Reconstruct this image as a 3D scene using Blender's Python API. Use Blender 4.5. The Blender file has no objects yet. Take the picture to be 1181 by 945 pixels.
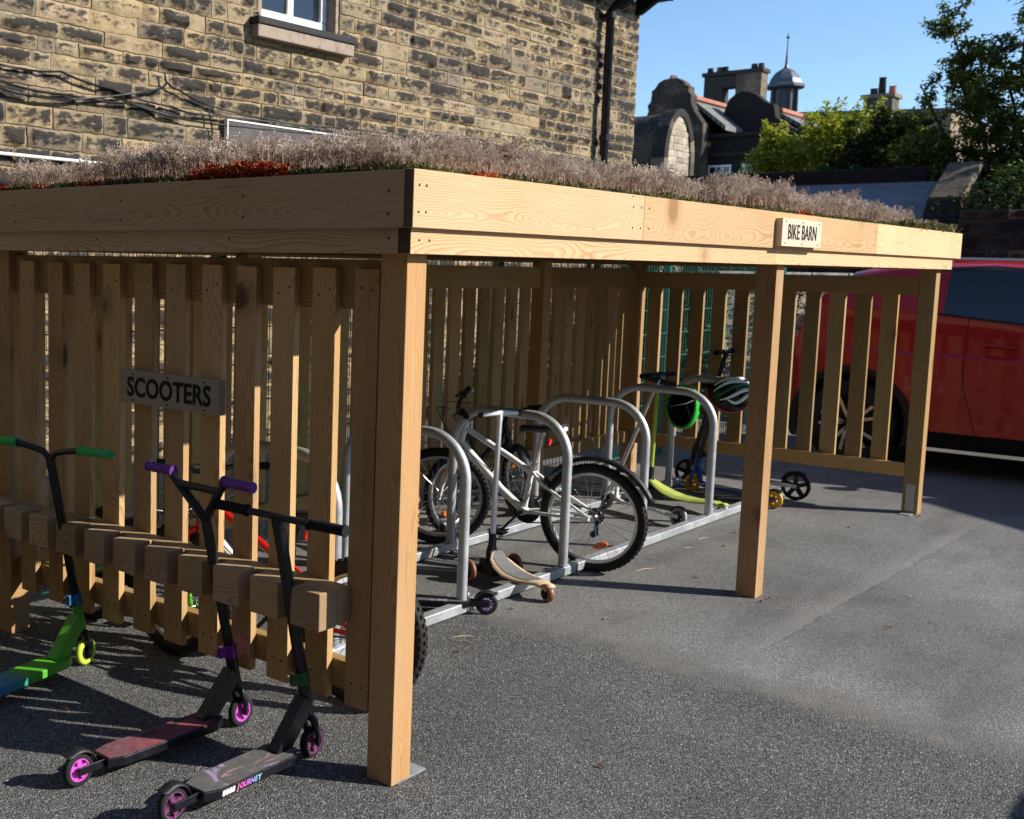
import bpy, bmesh, math, random
import numpy as np
from mathutils import Vector, Matrix, noise
random.seed(7); np.random.seed(7)
PI = math.pi
scene = bpy.context.scene
COL = scene.collection

# ------------------------------------------------------------------ helpers
def tag(o, label=None, cat=None, group=None, kind=None):
    if label: o['label'] = label
    if cat: o['category'] = cat
    if group: o['group'] = group
    if kind: o['kind'] = kind
    return o

def thing(name, label, cat, loc=(0, 0, 0), rot=(0, 0, 0), group=None):
    o = bpy.data.objects.new(name, None); COL.objects.link(o)
    o.location = loc; o.rotation_euler = rot; o.empty_display_size = .1
    return tag(o, label, cat, group)

def copy_tree(o, parent=None):
    c = o.copy(); COL.objects.link(c)
    if parent: c.parent = parent
    for ch in list(o.children): copy_tree(ch, c)
    return c

def frame_from(p0, p1, up=(0, 0, 1)):
    d = (Vector(p1) - Vector(p0)).normalized(); up = Vector(up)
    if abs(d.dot(up)) > .98: up = Vector((0, 1, 0))
    s = up.cross(d).normalized(); u = d.cross(s)
    return d, s, u

class MB:
    def __init__(self): self.v = []; self.f = []; self.gc = []; self.rc = []; self.m = []; self.mi = 0
    def add(self, vs, fs, gcs=None, rc=None):
        b = len(self.v)
        self.v += [tuple(q) for q in vs]; self.f += [tuple(i + b for i in f) for f in fs]
        self.m += [self.mi] * len(fs)
        self.gc += [tuple(q) for q in (gcs if gcs is not None else vs)]
        if rc is None: rc = (random.random(), random.random(), random.random())
        self.rc += [rc] * len(vs)
        return self
    def beam(self, p0, p1, w, t, up=(0, 0, 1), rc=None):
        """board from p0 to p1; w across (side), t along up; grain follows its length"""
        p0 = Vector(p0); p1 = Vector(p1); d, s, u = frame_from(p0, p1, up); L = (p1 - p0).length
        vs = []; g = []; o = Vector((random.uniform(0, 50), random.uniform(-.04, .04), random.uniform(.02, .08)))
        if random.random() < .5: flip = 1
        else: flip = -1
        for k in (0, 1):
            for a, b in ((-1, -1), (1, -1), (1, 1), (-1, 1)):
                vs.append(p0 + d * (L * k) + s * (a * w / 2) + u * (b * t / 2))
                g.append((o.x + L * k * flip, o.y + a * w / 2, o.z + b * t / 2))
        fs = [(0, 3, 2, 1), (4, 5, 6, 7), (0, 1, 5, 4), (1, 2, 6, 5), (2, 3, 7, 6), (3, 0, 4, 7)]
        return self.add(vs, fs, g, rc)
    def box(self, lo, hi, rc=None, axis=None):
        lo = Vector(lo); hi = Vector(hi); c = (lo + hi) / 2; s = hi - lo
        if axis is None: axis = max(range(3), key=lambda i: s[i])
        if axis == 0: return self.beam((lo.x, c.y, c.z), (hi.x, c.y, c.z), s.y, s.z, (0, 0, 1), rc)
        if axis == 1: return self.beam((c.x, lo.y, c.z), (c.x, hi.y, c.z), s.x, s.z, (0, 0, 1), rc)
        return self.beam((c.x, c.y, lo.z), (c.x, c.y, hi.z), s.x, s.y, (0, 1, 0), rc)
    def tube(self, pts, r, n=12, closed=False, cap=True, sq=False):
        pts = [Vector(p) for p in pts]; N = len(pts)
        rs = r if isinstance(r, (list, tuple)) else [r] * N
        vs = []; fs = []; g = []; prev = None; L = 0
        for i, p in enumerate(pts):
            a = pts[(i - 1) % N] if (closed or i > 0) else p
            b = pts[(i + 1) % N] if (closed or i < N - 1) else p
            t = (b - a).normalized()
            if prev is None:
                ref = Vector((0, 0, 1)) if abs(t.z) < .9 else Vector((1, 0, 0))
                s = ref.cross(t).normalized()
            else:
                s = (prev - t * prev.dot(t)).normalized()
            u = t.cross(s); prev = s
            if i: L += (p - pts[i - 1]).length
            for k in range(n):
                th = 2 * PI * (k + (.5 if sq else 0)) / n
                vs.append(p + (s * math.cos(th) + u * math.sin(th)) * rs[i]); g.append((L, rs[i] * math.cos(th), rs[i] * math.sin(th)))
        M = N if closed else N - 1
        for i in range(M):
            j = (i + 1) % N
            for k in range(n):
                l = (k + 1) % n
                fs.append((i * n + k, i * n + l, j * n + l, j * n + k))
        if cap and not closed:
            fs.append(tuple(range(n))[::-1]); fs.append(tuple((N - 1) * n + k for k in range(n)))
        return self.add(vs, fs, g)
    def lathe(self, prof, n=32, origin=(0, 0, 0), axis=(0, 0, 1), closed=False):
        """prof: (radius, height along axis)"""
        ax = Vector(axis).normalized(); ref = Vector((0, 0, 1)) if abs(ax.z) < .9 else Vector((1, 0, 0))
        s = ref.cross(ax).normalized(); u = ax.cross(s); o = Vector(origin)
        vs = []; fs = []
        for (r, h) in prof:
            for k in range(n):
                th = 2 * PI * k / n
                vs.append(o + ax * h + (s * math.cos(th) + u * math.sin(th)) * max(r, 1e-5))
        P = len(prof)
        for i in range(P if closed else P - 1):
            j = (i + 1) % P
            for k in range(n):
                l = (k + 1) % n; fs.append((i * n + k, i * n + l, j * n + l, j * n + k))
        return self.add(vs, fs)
    def prism(self, poly, z0, z1, M=None, rc=None):
        """poly: 2-D points (x,y) extruded z0..z1, through matrix M"""
        M = M or Matrix.Identity(4); n = len(poly)
        vs = [M @ Vector((x, y, z0)) for x, y in poly] + [M @ Vector((x, y, z1)) for x, y in poly]
        fs = [tuple(range(n))[::-1], tuple(range(n, 2 * n))] + [(i, (i + 1) % n, n + (i + 1) % n, n + i) for i in range(n)]
        return self.add(vs, fs, None, rc)
    def ellipsoid(self, c, r, nu=20, nv=12, v0=-PI / 2, v1=PI / 2, M=None):
        M = M or Matrix.Identity(4); c = Vector(c); vs = []; fs = []
        for i in range(nv + 1):
            v = v0 + (v1 - v0) * i / nv
            for k in range(nu):
                a = 2 * PI * k / nu
                vs.append(c + M.to_3x3() @ Vector((r[0] * math.cos(v) * math.cos(a), r[1] * math.cos(v) * math.sin(a), r[2] * math.sin(v))))
        for i in range(nv):
            for k in range(nu):
                l = (k + 1) % nu; fs.append((i * nu + k, i * nu + l, (i + 1) * nu + l, (i + 1) * nu + k))
        return self.add(vs, fs)
    def build(self, name, mat, parent=None, smooth=None, bevel=0, kind=None, recalc=True):
        me = bpy.data.meshes.new(name); me.from_pydata(self.v, [], self.f)
        a = me.attributes.new('gc', 'FLOAT_VECTOR', 'POINT'); a.data.foreach_set('vector', np.array(self.gc, dtype=np.float32).ravel())
        a = me.attributes.new('rc', 'FLOAT_VECTOR', 'POINT'); a.data.foreach_set('vector', np.array(self.rc, dtype=np.float32).ravel())
        mats = mat if isinstance(mat, (list, tuple)) else [mat]
        for m in mats: me.materials.append(m)
        if len(mats) > 1: me.polygons.foreach_set('material_index', self.m)
        me.update()
        if recalc:
            bm = bmesh.new(); bm.from_mesh(me); bmesh.ops.recalc_face_normals(bm, faces=bm.faces); bm.to_mesh(me); bm.free()
        if smooth is not None:
            me.polygons.foreach_set('use_smooth', [True] * len(me.polygons))
            me.set_sharp_from_angle(angle=math.radians(smooth))
        o = bpy.data.objects.new(name, me); COL.objects.link(o)
        if parent is not None: o.parent = parent
        if kind: o['kind'] = kind
        if bevel:
            b = o.modifiers.new('b', 'BEVEL'); b.width = bevel; b.segments = 2; b.limit_method = 'ANGLE'; b.angle_limit = math.radians(40)
        return o

# ------------------------------------------------------------------ materials
class NT:
    def __init__(self, name):
        self.mat = bpy.data.materials.new(name); self.mat.use_nodes = True
        self.t = self.mat.node_tree; self.t.nodes.clear()
        self.out = self.n('ShaderNodeOutputMaterial'); self.b = self.n('ShaderNodeBsdfPrincipled')
        self.t.links.new(self.b.outputs[0], self.out.inputs[0])
    def n(self, t, **k):
        x = self.t.nodes.new(t)
        for a, b in k.items(): setattr(x, a, b)
        return x
    def set(self, sock, val):
        if hasattr(val, 'links'): self.t.links.new(val, sock)
        elif isinstance(val, (tuple, list)) and len(val) == 3 and sock.type == 'RGBA': sock.default_value = (*val, 1)
        else: sock.default_value = val
        return self
    def attr(self, name): return self.n('ShaderNodeAttribute', attribute_name=name).outputs['Vector']
    def coord(self, w='Object'): return self.n('ShaderNodeTexCoord').outputs[w]
    def sep(self, v): s = self.n('ShaderNodeSeparateXYZ'); self.set(s.inputs[0], v); return s.outputs
    def comb(self, x, y, z):
        c = self.n('ShaderNodeCombineXYZ')
        for i, a in enumerate((x, y, z)): self.set(c.inputs[i], a)
        return c.outputs[0]
    def math(self, op, a, b=0.0, c=0.0, clamp=False):
        m = self.n('ShaderNodeMath', operation=op, use_clamp=clamp)
        for i, x in enumerate((a, b, c)): self.set(m.inputs[i], x)
        return m.outputs[0]
    def vmath(self, op, a, b=(0, 0, 0)):
        m = self.n('ShaderNodeVectorMath', operation=op); self.set(m.inputs[0], a)
        if isinstance(b, (int, float)): self.set(m.inputs[3], b)
        else: self.set(m.inputs[1], b)
        return m.outputs[0]
    def noise(self, v, scale, detail=3, rough=.55, dist=0, out='Fac'):
        x = self.n('ShaderNodeTexNoise'); self.set(x.inputs['Vector'], v)
        for k, y in (('Scale', scale), ('Detail', detail), ('Roughness', rough), ('Distortion', dist)): self.set(x.inputs[k], y)
        return x.outputs[out]
    def voro(self, v, scale, feature='F1', out='Distance', rnd=1):
        x = self.n('ShaderNodeTexVoronoi', feature=feature); self.set(x.inputs['Vector'], v); self.set(x.inputs['Scale'], scale); self.set(x.inputs['Randomness'], rnd)
        return x.outputs[out]
    def ramp(self, f, stops, interp='LINEAR'):
        r = self.n('ShaderNodeValToRGB'); e = r.color_ramp.elements; r.color_ramp.interpolation = interp
        while len(e) < len(stops): e.new(.5)
        for i, (p, c) in enumerate(stops):
            e[i].position = p; e[i].color = (*c, 1) if isinstance(c, tuple) else (c, c, c, 1)
        self.set(r.inputs[0], f); return r.outputs[0]
    def mix(self, f, a, b, blend='MIX'):
        m = self.n('ShaderNodeMix', data_type='RGBA', blend_type=blend)
        self.set(m.inputs[0], f); self.set(m.inputs[6], a); self.set(m.inputs[7], b); return m.outputs[2]
    def mapr(self, v, a, b, c, d):
        m = self.n('ShaderNodeMapRange'); 
        for i, x in enumerate((v, a, b, c, d)): self.set(m.inputs[i], x)
        return m.outputs[0]
    def bump(self, h, strength=.5, dist=.01, normal=None):
        b = self.n('ShaderNodeBump'); self.set(b.inputs['Height'], h); b.inputs['Strength'].default_value = strength; b.inputs['Distance'].default_value = dist
        if normal is not None: self.set(b.inputs['Normal'], normal)
        self.t.links.new(b.outputs[0], self.b.inputs['Normal']); return b.outputs[0]
    def done(self, color=None, rough=None, metal=None, spec=None, coat=None):
        if color is not None: self.set(self.b.inputs['Base Color'], color)
        if rough is not None: self.set(self.b.inputs['Roughness'], rough)
        if metal is not None: self.set(self.b.inputs['Metallic'], metal)
        if spec is not None: self.set(self.b.inputs['Specular IOR Level'], spec)
        if coat is not None: self.b.inputs['Coat Weight'].default_value = coat; self.b.inputs['Coat Roughness'].default_value = .06
        return self.mat

def wood(name, pale, late, knot=(.10, .045, .02), green=0.0, dirt=.15):
    m = NT(name); g = m.attr('gc'); rc = m.sep(m.attr('rc')); x, y, z = m.sep(g)[0:3]
    # slow wander of the pith and knots that push the rings aside
    wan = m.noise(m.comb(m.math('MULTIPLY', x, .9), m.math('MULTIPLY', y, 1.5), z), 1.6, 2, .5, 0, 'Color')
    w = m.sep(wan)
    kc = m.comb(m.math('MULTIPLY', x, 2.1), m.math('MULTIPLY', y, 8.5), m.math('MULTIPLY', z, 1.6))
    kd = m.voro(kc, 1.0)
    kpush = m.math('MULTIPLY', m.math('POWER', m.math('SUBTRACT', 1.0, kd, clamp=True), 5), .05)
    yy = m.math('ADD', y, m.math('MULTIPLY', m.math('SUBTRACT', w[0], .5), .16))
    zz = m.math('ADD', z, m.math('MULTIPLY', m.math('SUBTRACT', w[1], .5), .10))
    r = m.math('SQRT', m.math('ADD', m.math('MULTIPLY', yy, yy), m.math('MULTIPLY', zz, zz)))
    r = m.math('ADD', r, kpush)
    fine = m.noise(m.comb(m.math('MULTIPLY', x, 3), m.math('MULTIPLY', y, 60), m.math('MULTIPLY', z, 60)), 1, 3, .6)
    ph = m.math('ADD', m.math('MULTIPLY', r, 135.0), m.math('MULTIPLY', fine, .9))
    ring = m.math('FRACT', ph)
    ring = m.ramp(ring, [(0, .0), (.55, .25), (.86, 1.0), (.97, .85), (1.0, 0.0)])
    ringamp = m.math('MULTIPLY', ring, m.mapr(m.noise(g, 2.0, 2), .3, .7, .35, .95))
    c = m.mix(ringamp, pale, late)
    bright = m.mapr(rc[0], 0, 1, .66, 1.10)
    c = m.mix(1.0, c, m.comb(bright, m.math('MULTIPLY', bright, m.mapr(rc[1], 0, 1, .95, 1.03)), m.math('MULTIPLY', bright, m.mapr(rc[2], 0, 1, .86, 1.06))), 'MULTIPLY')
    if green: c = m.mix(m.math('MULTIPLY', m.mapr(m.noise(g, 1.3, 2), .4, .75, 0, 1), green), c, (.24, .23, .10))
    fib = m.noise(m.comb(m.math('MULTIPLY', x, 6), m.math('MULTIPLY', y, 260), m.math('MULTIPLY', z, 260)), 1, 2, .7)
    c = m.mix(.35, c, m.ramp(fib, [(.3, .72), (.7, 1.12)]), 'MULTIPLY')
    st = m.mapr(m.noise(m.comb(m.math('MULTIPLY', x, 1.2), m.math('MULTIPLY', y, 9), m.math('MULTIPLY', z, 9)), 1.3, 4, .65), .55, .8, 0, dirt * 2)
    c = m.mix(st, c, (.16, .12, .085))
    gr = m.mapr(m.noise(m.comb(m.math('MULTIPLY', x, .8), m.math('MULTIPLY', y, 5), m.math('MULTIPLY', z, 5)), 1.1, 4, .6), .48, .72, 0, .45 if dirt > .1 else .22)
    c = m.mix(gr, c, m.mix(.5, pale, (.36, .33, .29)))
    ck = m.noise(m.comb(m.math('MULTIPLY', x, 1.3), m.math('MULTIPLY', y, 70), m.math('MULTIPLY', z, 70)), 1, 2, .5)
    c = m.mix(m.mapr(ck, .73, .78, 0, .7), c, (.07, .04, .022))
    kn = m.math('ADD', kd, m.math('MULTIPLY', m.noise(g, 90, 2), .035))
    k1 = m.ramp(kn, [(.0, 1.0), (.095, .9), (.13, .3), (.22, 0.0)])
    c = m.mix(k1, c, knot)
    m.bump(m.math('ADD', m.math('MULTIPLY', ring, .5), m.math('ADD', fib, m.math('MULTIPLY', k1, .6))), .35, .0015)
    return m.done(c, m.mapr(fib, 0, 1, .55, .8), spec=.25)

W_FASCIA = wood('pale fresh softwood', (.72, .485, .265), (.47, .26, .11), (.30, .15, .06), 0, .05)
W_POST = wood('planed softwood post', (.60, .36, .155), (.42, .21, .075), (.2, .09, .04), .08, .12)
W_SLAT = wood('treated slat wood', (.50, .32, .13), (.27, .145, .05), (.10, .045, .02), .3, .25)
W_SLATL = wood('weathered side slat wood', (.60, .37, .165), (.29, .155, .06), (.08, .045, .03), .1, .3)
W_END = wood('dark end grain', (.10, .06, .03), (.05, .03, .018), (.04, .02, .012), 0, .2)
W_SIDE = wood('greyed side fascia wood', (.62, .45, .285), (.36, .235, .13), (.10, .06, .04), .0, .2)
W_BLOCK = wood('weathered block wood', (.50, .345, .20), (.27, .165, .085), (.14, .07, .04), .0, .2)
W_SIGN = wood('sign board wood', (.34, .29, .235), (.22, .17, .125), (.2, .13, .09), .0, .15)
W_SIGN2 = wood('pale sign board wood', (.74, .62, .48), (.6, .46, .32), (.5, .35, .22), .0, .03)
W_PLY = wood('dark roof boarding', (.22, .15, .08), (.16, .1, .05), (.08, .05, .03), .1, .3)

def plain(name, color, rough=.5, metal=0, spec=.5, coat=0, nz=.12, scale=30, bump=0, bscale=200):
    m = NT(name); g = m.coord('Object')
    n_ = m.noise(g, scale, 4, .6)
    c = m.mix(1.0, color, m.mapr(n_, .25, .75, 1 - nz, 1 + nz), 'MULTIPLY') if nz else color
    if bump: m.bump(m.noise(g, bscale, 3), bump, .002)
    return m.done(c, m.mapr(n_, .3, .7, max(rough - .08, .02), min(rough + .1, 1)), metal, spec, coat or None)

BLACKM = plain('black satin paint', (.006, .007, .011), .32, 0, .5, nz=.3)
BLACKP = plain('black plastic', (.012, .012, .013), .5, 0, .4, nz=.25, bump=.15)
RUBBER = plain('tyre rubber', (.016, .016, .017), .75, 0, .3, nz=.35, scale=18, bump=.3)
FOAM = plain('black foam grip', (.012, .012, .014), .85, 0, .2, nz=.2, bump=.4, bscale=400)
SCREW = plain('dark screw', (.02, .018, .015), .5, .6)
ALU = plain('brushed aluminium', (.55, .55, .56), .35, .9, nz=.15)
WHITEP = plain('white gloss paint', (.82, .82, .80), .3, 0, .5, nz=.08, scale=14)
CHROME = plain('chrome steel', (.6, .6, .6), .18, 1, nz=.1)
REDP = plain('red gloss paint', (.45, .012, .01), .25, 0, .5, nz=.1)
ORANGE = plain('orange reflector', (.75, .14, .01), .25, 0, .6, nz=.1, scale=300, bump=.3, bscale=400)
REDL = plain('red reflector', (.6, .02, .015), .25, 0, .6, nz=.1)
LIME = plain('lime green paint', (.10, .42, .025), .35, 0, .5, nz=.12)
LIMEW = plain('yellow green urethane', (.46, .60, .05), .45, 0, .5, nz=.08)
GRIPG = plain('green and blue marbled rubber', (.06, .40, .10), .7, 0, .3)
BLUEA = plain('blue anodised metal', (.03, .20, .48), .3, .4)
PURPLE = plain('purple rubber', (.13, .02, .26), .55, 0, .5, nz=.3, scale=60, bump=.5, bscale=150)
PURA = plain('purple anodised metal', (.20, .03, .36), .3, .5)
PINK = plain('pink wheel plastic', (.62, .10, .55), .35, 0, .5)
PINK2 = plain('salmon wheel plastic', (.62, .12, .22), .35, 0, .5)
OIL = plain('violet oil slick metal', (.30, .12, .42), .25, .5, nz=.5, scale=20)
OILP = plain('muted pink and violet wheel core', (.22, .07, .18), .3, .3, nz=.5, scale=25)
GREENA = plain('green anodised clamp', (.01, .09, .02), .35, .3)
BROWNW = plain('amber wheel urethane', (.22, .085, .035), .5, 0, .5)
TANDECK = plain('tan deck plastic', (.58, .42, .27), .6, 0, .3)
GREYDECK = plain('grey grip rubber', (.17, .17, .165), .8, 0, .3, bump=.3)
YGREEN = plain('yellow green plastic', (.42, .48, .10), .5, 0, .4)
YELLOW = plain('yellow urethane', (.66, .36, .01), .45, 0, .5)
BLUEP = plain('blue gloss paint', (.015, .05, .30), .3, 0, .5)
GREYW = plain('grey urethane', (.34, .33, .34), .5, 0, .4)
HGREEN = plain('neon green shell', (.03, .45, .05), .25, 0, .5, nz=.06)
HDARK = plain('black helmet liner', (.008, .008, .009), .8, 0, .2)
GLASS = plain('dark window glass', (.012, .017, .024), .05, 0, .8, nz=.2, scale=4)
LETTER = plain('black painted lettering', (.008, .008, .008), .7, 0, .2, nz=.1)

# marbled grips
m = NT('marbled green blue grip'); g = m.coord(); f = m.noise(g, 16, 1, .5, 1.2)
MARBLE = m.done(m.ramp(f, [(.36, (.03, .22, .38)), (.44, (.05, .42, .08))]), .65)
# faded deck of the green scooter: green running to blue at its tail
m = NT('green to blue deck paint'); g = m.sep(m.coord())
GDECK = m.done(m.ramp(m.mapr(g[0], .0, .62, 0, 1), [(.1, (.02, .12, .35)), (.42, (.02, .22, .30)), (.55, (.08, .38, .03)), (1, (.10, .42, .025))]), .45)

def griptape(name, cols, base=(.05, .048, .046), sc=9):
    m = NT(name); g = m.coord(); s = m.sep(g)
    n1 = m.noise(m.comb(m.math('MULTIPLY', s[0], 5), m.math('MULTIPLY', s[1], 22), 0), 1.4, 4, .65, 1.2)
    n2 = m.noise(g, sc, 3, .6, .8)
    c = base
    for i, (lo, col) in enumerate(cols):
        f = m.mapr(n1 if i % 2 == 0 else n2, lo, lo + .05, 0, .8)
        c = m.mix(f, c, col)
    grit = m.noise(g, 900, 2, .6); dust = m.mapr(m.noise(g, 30, 5, .7), .45, .75, 0, .45)
    c = m.mix(dust, c, (.20, .19, .17)); c = m.mix(.6, c, m.ramp(grit, [(.3, .5), (.7, 1.5)]), 'MULTIPLY')
    m.bump(grit, .6, .001)
    return m.done(c, .85, spec=.3)
TAPE_RED = griptape('red smoked grip tape', [(.45, (.30, .06, .07)), (.50, (.18, .06, .08))], (.035, .033, .036))
TAPE_GREY = griptape('dusty grip tape with colour flashes', [(.60, (.45, .22, .25)), (.64, (.35, .28, .45))], (.10, .095, .09))

# galvanised steel
m = NT('galvanised steel'); g = m.coord()
sp = m.voro(g, 60, 'F1', 'Color'); n_ = m.noise(g, 9, 4, .6)
c = m.mix(.25, (.50, .52, .54), sp, 'MULTIPLY'); c = m.mix(m.mapr(n_, .4, .75, 0, .5), c, (.62, .64, .66))
c = m.mix(m.mapr(m.noise(g, 35, 5, .7), .62, .78, 0, .6), c, (.3, .28, .25))
GALV = m.done(c, m.mapr(n_, .3, .7, .38, .6), .55)

# asphalt: coarse dark surfacing in front, a worn paler surface under and beyond the shelter
m = NT('asphalt'); g = m.coord(); s = m.sep(g)
chips = m.voro(g, 185, 'F1', 'Color'); cd = m.voro(g, 185, 'F1', 'Distance')
cs = m.sep(chips)
coarse = m.ramp(cs[0], [(0, (.062, .062, .061)), (.5, (.145, .143, .138)), (.82, (.215, .211, .202)), (.95, (.28, .272, .26)), (1, (.52, .51, .48))])
coarse = m.mix(m.mapr(cd, .35, .8, 0, .7), coarse, (.02, .02, .02))
fv = m.voro(g, 230, 'F1', 'Color'); fvs = m.sep(fv)
fine = m.ramp(fvs[1], [(0, (.085, .084, .080)), (.35, (.145, .142, .135)), (.7, (.205, .20, .19)), (.95, (.28, .272, .258)), (1, (.37, .36, .34))])
big = m.noise(g, .7, 5, .6); mid = m.noise(g, 3.2, 5, .65)
fine = m.mix(1.0, fine, m.mapr(big, .3, .7, .62, 1.30), 'MULTIPLY')
fine = m.mix(m.mapr(m.noise(m.vmath('MULTIPLY', g, (.35, 1.6, 1)), 1.5, 5, .65), .5, .68, 0, .55), fine, (.085, .083, .08))
fine = m.mix(m.mapr(mid, .50, .72, 0, .65), fine, (.19, .18, .165))
coarse = m.mix(1.0, coarse, m.mapr(m.noise(g, 1.1, 4), .3, .7, .80, 1.2), 'MULTIPLY')
ASPH = dict(m=m, s=s, g=g, coarse=coarse, fine=fine, mid=mid, big=big, cd=cd, cs=cs)
def finish_asphalt():
    m = ASPH['m']; s = ASPH['s']; g = ASPH['g']
    # signed distance to the joint between the two surfaces (line through P, direction D)
    P, Q = JOINT
    dx, dy = Q[0] - P[0], Q[1] - P[1]; L = math.hypot(dx, dy); nx, ny = -dy / L, dx / L
    dist = m.math('ADD', m.math('MULTIPLY', s[0], nx), m.math('MULTIPLY', s[1], ny))
    dist = m.math('SUBTRACT', dist, nx * P[0] + ny * P[1])
    dist = m.math('ADD', dist, m.math('MULTIPLY', m.math('SUBTRACT', m.noise(g, 1.7, 6, .68), .5), .55))
    f = m.mapr(dist, -.10, .14, 0, 1)
    c = m.mix(f, ASPH['coarse'], ASPH['fine'])
    # pale sandy silt along the joint and in patches
    silt = m.math('MULTIPLY', m.ramp(m.math('ABSOLUTE', dist), [(0, 1.0), (.06, .5), (.16, 0.0)]), m.mapr(m.noise(g, 2.2, 5, .7), .40, .60, 0, .8))
    silt2 = m.math('MULTIPLY', m.mapr(m.noise(m.vmath('ADD', g, (7, 3, 0)), 1.3, 5, .7), .56, .74, 0, .55), f)
    c = m.mix(m.math('MAXIMUM', silt, silt2), c, (.225, .205, .175))
    # a crack running away from the camera
    A, B = CRACK; dx, dy = B[0] - A[0], B[1] - A[1]; L = math.hypot(dx, dy); nx, ny = -dy / L, dx / L
    cr = m.math('ADD', m.math('MULTIPLY', s[0], nx), m.math('MULTIPLY', s[1], ny)); cr = m.math('SUBTRACT', cr, nx * A[0] + ny * A[1])
    cr = m.math('ADD', cr, m.math('MULTIPLY', m.math('SUBTRACT', m.noise(g, 5, 5, .7), .5), .07))
    al = m.math('ADD', m.math('MULTIPLY', s[0], dx / L), m.math('MULTIPLY', s[1], dy / L)); al = m.math('SUBTRACT', al, (A[0] * dx + A[1] * dy) / L)
    rng = m.math('MULTIPLY', m.mapr(al, -.1, .1, 0, 1), m.mapr(al, L - .4, L + .3, 1, 0))
    line = m.math('MULTIPLY', m.ramp(m.math('ABSOLUTE', cr), [(0, 1.0), (.006, .7), (.016, 0.0)]), rng)
    lip = m.math('MULTIPLY', m.math('MULTIPLY', m.mapr(cr, .0, .012, 0, 1), m.mapr(cr, .03, .13, 1, 0)), rng)
    c = m.mix(m.math('MULTIPLY', lip, .4), c, (.26, .25, .23)); c = m.mix(m.math('MULTIPLY', line, m.mapr(m.noise(g, 3.5, 4, .7), .45, .65, .0, .22)), c, (.05, .047, .042))
    h = m.math('SUBTRACT', m.math('MULTIPLY', ASPH['cs'][2], .6), ASPH['cd'])
    h = m.math('MULTIPLY', h, m.mapr(f, 0, 1, 1, .6))
    h = m.math('ADD', h, m.math('MULTIPLY', m.noise(g, 25, 4), .5)); h = m.math('SUBTRACT', h, m.math('MULTIPLY', line, .25))
    m.bump(h, .85, .005)
    return m.done(c, .88, spec=.22)

# coursed sandstone; rc = (tone, relief, shade of soot)
def stone(name, buff=(.42, .30, .155), soot=(.030, .027, .026), sootlo=.48, gain=1.0):
    m = NT(name); g = m.coord(); rc = m.sep(m.attr('rc'))
    n1 = m.noise(g, 5, 6, .65); n2 = m.noise(m.vmath('MULTIPLY', g, (1, 1, 2.2)), 16, 5, .7); n3 = m.noise(g, 60, 4, .7)
    base = m.mix(rc[0], buff, tuple(q * w_ for q, w_ in zip(buff, (.78, .85, 1.02))))
    base = m.mix(m.mapr(n1, .42, .66, 0, .85), base, tuple(min(q * w_, 1) for q, w_ in zip(buff, (.50, .48, .50))))
    base = m.mix(m.mapr(m.noise(m.vmath('ADD', g, (3, 9, 1)), 9, 3), .58, .7, 0, .6), base, tuple(min(1, q * w_) for q, w_ in zip(buff, (1.35, 1.25, 1.05))))
    k = m.math('ADD', m.math('MULTIPLY', rc[1], .95), m.math('ADD', m.math('MULTIPLY', rc[2], .26), m.math('MULTIPLY', m.math('SUBTRACT', n2, .5), 1.5)))
    k = m.math('ADD', k, m.math('MULTIPLY', m.math('SUBTRACT', m.noise(g, 1.2, 3, .6), .5), .9))
    f = m.mapr(k, sootlo, sootlo + .30, 0, .94)
    base = m.mix(m.mapr(m.math('FRACT', m.math('MULTIPLY', rc[2], 7.3)), .45, .95, 0, .75), base, (.19, .155, .115))
    base = m.mix(m.mapr(m.math('FRACT', m.math('MULTIPLY', rc[2], 3.7)), .80, .95, 0, .5), base, (.50, .36, .22))
    c = m.mix(f, base, soot)
    c = m.mix(.5, c, m.ramp(n3, [(.3, .6), (.7, 1.35)]), 'MULTIPLY')
    if gain != 1: c = m.mix(1, c, (gain, gain, gain), 'MULTIPLY')
    m.bump(m.math('ADD', n2, m.math('MULTIPLY', n3, .5)), .7, .012)
    return m.done(c, .92, spec=.2)
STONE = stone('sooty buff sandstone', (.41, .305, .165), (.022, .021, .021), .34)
STONE_LT = stone('sunlit tone sandstone', (.50, .42, .30), (.12, .11, .10), .75)  # paler stone, sunlight put into the colour of lit faces
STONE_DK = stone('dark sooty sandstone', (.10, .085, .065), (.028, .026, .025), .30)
STONE_BK = stone('shade dark sandstone', (.07, .06, .05), (.022, .02, .02), .35)  # near-black stone, shade put into the colour
m = NT('lime mortar'); g = m.coord(); MORTAR = m.done(m.ramp(m.noise(g, 24, 5, .7), [(.3, (.12, .09, .055)), (.7, (.36, .26, .16))]), .95)
m = NT('slate roof'); g = m.coord()
br = m.n('ShaderNodeTexBrick'); m.set(br.inputs['Vector'], g); br.inputs['Scale'].default_value = 3; m.set(br.inputs['Color1'], (.20, .195, .18)); m.set(br.inputs['Color2'], (.13, .13, .125)); m.set(br.inputs['Mortar'], (.04, .04, .04)); br.inputs['Mortar Size'].default_value = .012
SLATE = m.done(m.mix(m.mapr(m.noise(g, 2, 4), .4, .7, 0, .5), br.outputs[0], (.22, .20, .16)), .8)
TERRA = plain('terracotta ridge tile', (.42, .15, .09), .8, nz=.25, scale=5)
LEAD = plain('grey lead sheet', (.085, .095, .115), .5, .2, nz=.2, scale=6)
# ------------------------------------------------------------------ ground
JOINT = ((1.76, 2.0), (1.70, -3.0)); CRACK = ((2.2, -.32), (5.8, -.38))
ASPHALT = finish_asphalt()
mb = MB(); mb.add([(-160, -160, 0), (220, -160, 0), (220, 220, 0), (-160, 220, 0)], [(0, 1, 2, 3)])
g_ = mb.build('ground', ASPHALT, kind='structure')

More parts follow.
